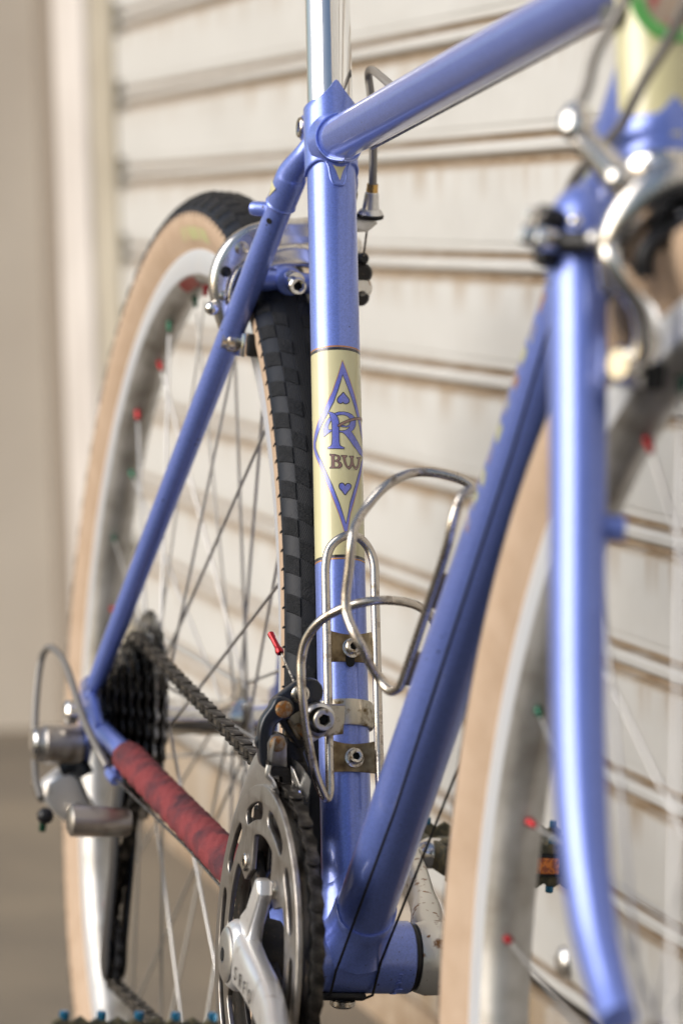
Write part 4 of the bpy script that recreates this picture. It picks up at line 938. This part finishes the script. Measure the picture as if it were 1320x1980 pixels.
for y in (-39.5, -50.5):
    MB().plate([stroke2d([(up_.x+6, up_.z+8), (up_.x, up_.z-12), (lp.x+8, lp.z+58), (lp.x+1, lp.z+10), (lp.x, lp.z-6)], [14, 12, 10.5, 11, 14])], 2, frame((0, y, 0), (1, 0, 0), (0, 0, 1)), bev=.5).build('cage_plate', 'black_alloy', rd)
for c_ in (up_, lp): MB().plate([cogpoly(11, 20.5, 3.5), circle2d((0, 0), 6, 12)], 3.5, frame(c_, (1, 0, 0), (0, 0, 1)), bev=.5).cyl(c_+V((0, -6, 0)), c_+V((0, 6, 0)), 6).build('jockey_wheel', 'black_plastic', rd)

# --- rear brake
rb = empty('rear_brake', bike)
bp = V((-243, 0, 654))
MB().lathe(bp+V((6, 0, 0)), (1, 0, -.12), [(0, 5.4), (17, 5.4)], 24, caps=True).build('pivot_bolt', 'polished', rb)
MB().bolt(bp+V((13, 0, -3)), (1, 0, -.14), 5.4, 15, 3.0, 4).build('mounting_nut', 'polished', rb)
MB().lathe(bp+V((-30, 0, 8)), (1, 0, -.1), [(0, 9), (12, 9.5), (20, 7)], 28, caps=True).build('pivot_housing', 'polished', rb)
def yzx(x, tilt=0): return frame((x, 0, 0), (0, 1, 0), (0, 0, 1))
mb_ = MB().plate([stroke2d([q[:2] for q in smooth([(44, 676, 0), (30, 684, 0), (10, 681, 0), (-8, 678, 0), (-22, 673, 0), (-32, 662, 0), (-36, 647, 0), (-33, 630, 0), (-28, 617, 0)], 4)], [7, 7.5, 8, 8.5, 9, 9.5, 9.8, 10, 10.2, 10.4, 10.5, 10.5, 10.5, 10.5, 10.3, 10.2, 10, 10, 10, 9.8, 9.6, 9.4, 9.2, 9, 8.6, 8.2, 7.8, 7.5, 7.2, 7, 6.8, 6.6, 6.5][:33], 8)], 12, frame((-262, 0, 0), (0, 1, 0), (0, 0, 1)), bev=4.5, res=4)
mb_.build('caliper_arm', 'dull_polish', rb)
MB().plate([stroke2d([q[:2] for q in smooth([(-12, 664, 0), (10, 668, 0), (30, 662, 0), (41, 646, 0), (38, 628, 0), (30, 618, 0)], 4)], [7]*21, 8)], 10, frame((-249, 0, 0), (0, 1, 0), (0, 0, 1)), bev=3.5, res=3).build('caliper_arm', 'dull_polish', rb)
for s in (-1, 1):
    MB().box((-258, 19.5*s, 611), (46, 9, 14), frame((0, 0, 0), (1, 0, 0), (0, 1, 0)), bev=2).build('brake_pad', 'black_rubber', rb)
    MB().box((-254, 25*s, 611), (34, 4, 15), bev=1.5).build('pad_holder', 'polished', rb)
    MB().lathe((-256, 27*s, 613), (0, s, 0), [(0, 7), (5, 7), (6, 5), (9, 5), (9, 0)], 20).build('pad_bolt', 'steel_bolt', rb)
for y_, z_, r_, m_ in ((-27, 670, 4.2, 'steel_bolt'), (-36, 655, 3.4, 'black_plastic'), (-7, 676, 4.6, 'steel_bolt'), (-36, 640, 3.2, 'steel_bolt')):
    MB().lathe((-256.5, y_, z_), (1, 0, 0), [(-1, r_), (1.8, r_), (2.5, r_*.7), (2.5, 0)], 18).build('arm_screw', m_, rb)
MB().tube(smooth([(-253, -22, 662), (-251, -30, 655), (-251, -33.5, 642), (-251, -31, 628)], 5), 1.1, 8).build('return_spring', 'steel_bolt', rb)
MB().ball((-256, -43, 632), 4.5).build('spring_stop', 'polished', rb)
# cable side (non-drive)
bz = V((-200, 34, 0))
hs = [(-172.5,10.0,771.1), (-171.6,14.0,774.5), (-181.0,22.0,778.6), (-182.0,26.0,780.2), (-185.7,29.0,774.7), (-187.1,31.0,761.1), (-188.9,34.0,739.7), (-187.7,35.0,711.9)]
hs = [(-160, 6, 765), (-176, 14, 781), (-188, 22, 785.5)]+hs[4:]
MB().tube(smooth([(-75.3,14.0,763.1), (-128.8,20.0,773.1), (-174.9,26.0,779.9), (-192.3,29.0,777.8), (-192.2,31.0,767.4), (-188.8,33.0,748.9), (-187.7,34.0,730.4), (-187.6,35.0,711.3)], 6), 2.5, 14).build('cable_housing', 'housing_grey', rb)
q0 = V((-188.0,35.0,713.2)); q1 = V((-192.4,36.0,693.4)); qd = (q1-q0).normalized()
MB().lathe(q0, qd, [(0, 3), (0, 3.4), (5, 3.6), (5, 3)], 20).build('ferrule', 'brass', rb)
MB().lathe(q0+qd*4.6, qd, [(0, 3.2), (1, 4.2), (10.5, 5.2), (11.5, 6.8), (13.5, 7.9), (14.5, 7.4)], 28, caps=True).build('barrel_adjuster', 'satin_alloy', rb)
MB().lathe(q0+qd*18.2, qd, [(0, 7.4), (.8, 8.3), (2.4, 8), (3, 6.8)], 28, caps=True).build('adjuster_ring', 'black_rubber', rb)
MB().plate([[(22, 683), (36, 684.5), (42, 690), (38, 695), (24, 694)]], 11, frame((-199, 0, 0), (0, 1, 0), (0, 0, 1)), bev=2.5, res=3).build('cable_arm', 'satin_alloy', rb)
MB().tube([(-197.5,36.0,685.6), (-208.7,38.0,668.5)], .7, 8).build('brake_cable', 'cable_steel', rb)
for i, (py, r, m) in enumerate(((494, 3.5, 'black_plastic'), (522, 6.4, 'grease_black'), (550, 7, 'pitted_alloy'), (567, 5.5, 'grease_black'))):
    c_ = V((-206.8,38.0,670.4)); c_ = V((c_.x, 37+i*.3, 0)); q = V([*(-205.7,38.0,661.7)]); z_ = 668.5-(py-494)/3.12
    MB().lathe((-212, 38, z_), (1, .1, 0), [(-8, r*.8), (-6, r), (3, r), (5, r*.7), (5, 0)], 20).build('cable_anchor', m, rb)

# --- fork
fk = empty('fork', bike)
for s in (-1, 1):
    pts = [(*steer(686, 0, 37*s), 12.6), (*steer(675, 0, 39.5*s), 12.4), (*steer(640, 0, 40.5*s), 12.2), (*steer(580, 0, 42.5*s), 11.6), (*steer(520, 0, 44.8*s), 11.2), (*steer(470, .5, 46.2*s), 10.8), (*steer(430, 5, 47*s), 10), (*steer(398, 16, 47.8*s), 9), (*steer(374, 32, 48.5*s), 8), (*steer(360, 44, 49*s), 7.4)]
    MB().tube(smooth(pts, 5), None, 36, ell=((1, 0, .3), 1.25)).build('fork_blade', 'blue_paint', fk, 50)
    MB().tube(smooth([(*steer(696, 0, 33*s), 8), (*steer(688, 0, 37*s), 12.6), (*steer(676, 0, 39.5*s), 13.6), (*steer(664, 0, 40*s), 13.3)], 5), None, 36, ell=((1, 0, .3), 1.25)).build('crown_socket', 'blue_paint', fk, 50)
    MB().plate([stroke2d([(0, 6), (0, -8)], [9, 10])], 6, frame((571.7, 50*s, 358), (1, 0, 0), (0, 0, 1)), bev=1).build('fork_tip', 'satin_alloy', fk)
    MB().lathe(steer(557, 0, 52*s if s < 0 else 52), (0, s, 0), [(0, 7), (3, 5), (8, 5)], 20, caps=True).build('rack_boss', 'blue_paint', fk) if s > 0 else MB().lathe(steer(557, 4, -38), (.3, 1, 0), [(0, 6.5), (10, 5.6), (13, 5.6)], 20, caps=True).build('rack_boss', 'blue_paint', fk)
cr = MB().tube(smooth([(*steer(686, 0, -36), 11), (*steer(692, 0, -20), 11.5), (*steer(696, 0, 0), 13), (*steer(692, 0, 20), 11.5), (*steer(686, 0, 36), 11)], 6), None, 28); cr.build('fork_crown', 'blue_paint', fk, 50)
MB().lathe(steer(699), SA, [(0, 17), (7, 20), (12, 20), (14, 18.6), (18.5, 19.2)], 40, caps=True).build('headset_cup', 'polished', fk)

# --- front brake
fb = empty('front_brake', bike)
def FBp(y, z, f=0): return steer(z, f, y)
def splate(poly, z0, f, th, name, m, bev=3., holes=()):
    """flat piece lying across the bicycle in front of the crown"""
    mm = frame(steer(690, f), (0, 1, 0), tuple(SA)); P_ = [[(y, (z-690)/SA.z) for y, z in poly]]
    return MB().plate(P_, th, mm, bev=bev, res=3).build(name, m, fb)
def bar(pts, name, m, ell=None, n=24):
    return MB().tube(smooth(pts, 6), None, n, ell=ell).build(name, m, fb, 50)
FX = (SA.z, 0, -SA.x)
bar([(*(440.0,-51.5,720.0), 5), (*(442.0,-48.3,717.2), 6), (*(446.0,-42.0,710.5), 6.5), (*(450.0,-33.6,701.0), 7.5), (*(452.0,-23.3,691.5), 8.5), (*(452.0,-12.4,683.7), 9)], 'caliper_arm', 'dull_polish', (FX, .8))
bar([(*(455.0,-34.6,656.5), 6), (*(457.0,-36.0,665.0), 7.5), (*(459.0,-35.7,675.7), 9), (*(461.0,-31.4,687.0), 10.5), (*(462.0,-21.8,697.5), 11.5), (*(462.0,-7.5,703.2), 12), (*(460.0,8.5,699.7), 12), (*(458.0,19.4,688.1), 11), (*(456.0,25.2,669.1), 9), (*(455.0,23.5,651.7), 7)], 'caliper_arm', 'dull_polish', (FX, .75))
bar([(*(440.0,-5.8,686.3), 7), (*(440.0,-14.2,681.4), 7), (*(440.0,-19.9,674.5), 6.5), (*(440.0,-22.0,663.6), 6.5), (*(441.0,-19.6,650.7), 6)], 'caliper_arm', 'satin_alloy', (FX, .8))
MB().lathe(V((425.0,3.4,684.8)), FX, [(0, 8), (42, 8), (46, 9), (52, 9), (53, 7), (53, 0)], 28).build('pivot_bolt', 'satin_alloy', fb)
bar([(*(470.0,-43.9,673.5), 4), (*(471.0,-42.1,667.9), 5), (*(472.0,-37.2,660.9), 5.6), (*(473.0,-30.9,653.9), 5.6), (*(473.0,-26.7,645.7), 5.6), (*(472.0,-24.7,636.3), 6), (*(470.0,-26.1,628.7), 5.5)], 'quick_release_lever', 'polished')
MB().tube(smooth([(474.0,-41.2,675.3), (474.0,-38.1,684.4), (475.0,-31.7,691.2), (475.0,-21.9,695.7), (475.0,-9.7,697.6), (474.0,3.5,693.3)], 6), 1.6, 10).build('cable_loop', 'black_rubber', fb)
MB().tube(smooth([(474.0,-13.6,680.4), (474.0,-23.5,678.3), (474.0,-29.1,672.0), (473.0,-28.7,662.5)], 6), 4.5, 12).build('arm_dark_reflection', 'black_plastic', fb)  # black tube standing in for the dark reflection inside the caliper arch
MB().tube([(432.0,-49.9,674.6), (440.0,-44.4,675.0), (446.0,-38.1,675.0)], 5.2, 20).build('spring_block', 'black_plastic', fb)
MB().ball((452.0,-43.7,676.8), 4).build('spring_pin', 'satin_alloy', fb)
for px_, r_, m_ in (((425.0,-56.7,683.8), 6, 'black_plastic'), ((428.0,-62.1,685.0), 3.5, 'polished'), ((428.0,-64.2,676.6), 4.5, 'polished'), ((430.0,-59.8,675.6), 6, 'polished'), ((425.0,-54.9,669.4), 6, 'black_plastic')):
    MB().lathe(px_, (.4, -1, .1), [(-10, r_*.8), (-5, r_), (3, r_), (5, r_*.6), (5, 0)], 18).build('cable_anchor', m_, fb)
b0_ = V((440.0,-51.5,731.3)); b1_ = V((440.0,-51.2,719.1)); bd2 = (b1_-b0_).normalized()
MB().lathe(b0_, bd2, [(-1, 3.6), (0, 4.6), (3, 6.5), (5, 7.6), (9.5, 7.6), (11, 6), (14, 5)], 28, caps=True).build('barrel_adjuster', 'polished', fb)
MB().ball((460.0,-38.1,701.6), 6.2).build('arm_bolt', 'polished', fb)
MB().ball((445.0,-50.4,683.6), 3).build('crown_pin', 'polished', fb)
for s in (-1, 1):
    MB().box(V((444, 19*s, 622)), (52, 9, 12), bev=2).build('brake_pad', 'black_rubber', fb)
    MB().box(V((448, 25*s, 624)), (40, 5, 14), bev=1.6).build('pad_holder', 'satin_alloy', fb)
    MB().lathe(V((462, 27*s, 626)), (.5, s, 0), [(0, 7.5), (6, 8), (9, 6), (9, 0)], 20).build('pad_bolt', 'polished', fb)
# housings in front of the head tube
hc = empty('front_cables', bike)
MB().tube(smooth([(450.0,-33.6,788.7), (445.0,-38.1,770.6), (442.0,-43.2,759.7), (440.0,-46.3,749.9), (440.0,-47.8,740.2), (440.0,-51.0,731.3)], 6), 2.5, 12).build('cable_housing', 'housing_grey', hc)
MB().tube(smooth([(455.0,-9.1,786.3), (450.0,-11.9,773.6), (442.0,-15.2,759.9), (434.0,-19.9,747.0), (426.0,-22.6,735.2), (415.0,-23.0,725.7), (395.0,-24.6,716.2), (370.0,-25.8,705.4), (345.0,-22.8,692.2)], 6), 2.5, 12).build('cable_housing', 'housing_grey', hc)
MB().cyl((385.0,-20.9,775.1), (392.0,-23.3,774.4), 5).build('cable_stop', 'satin_alloy', hc)
MB().tube([SC+TT*60+V((0, 9, -11)), SC+TT*300+V((0, 9, -11)), SC+TT*500+V((0, 9, -11))], .8, 8).build('brake_cable', 'cable_steel', hc)

for o in list(bpy.data.objects):
    for k in ('org', '_o'):
        if k in o: del o[k]
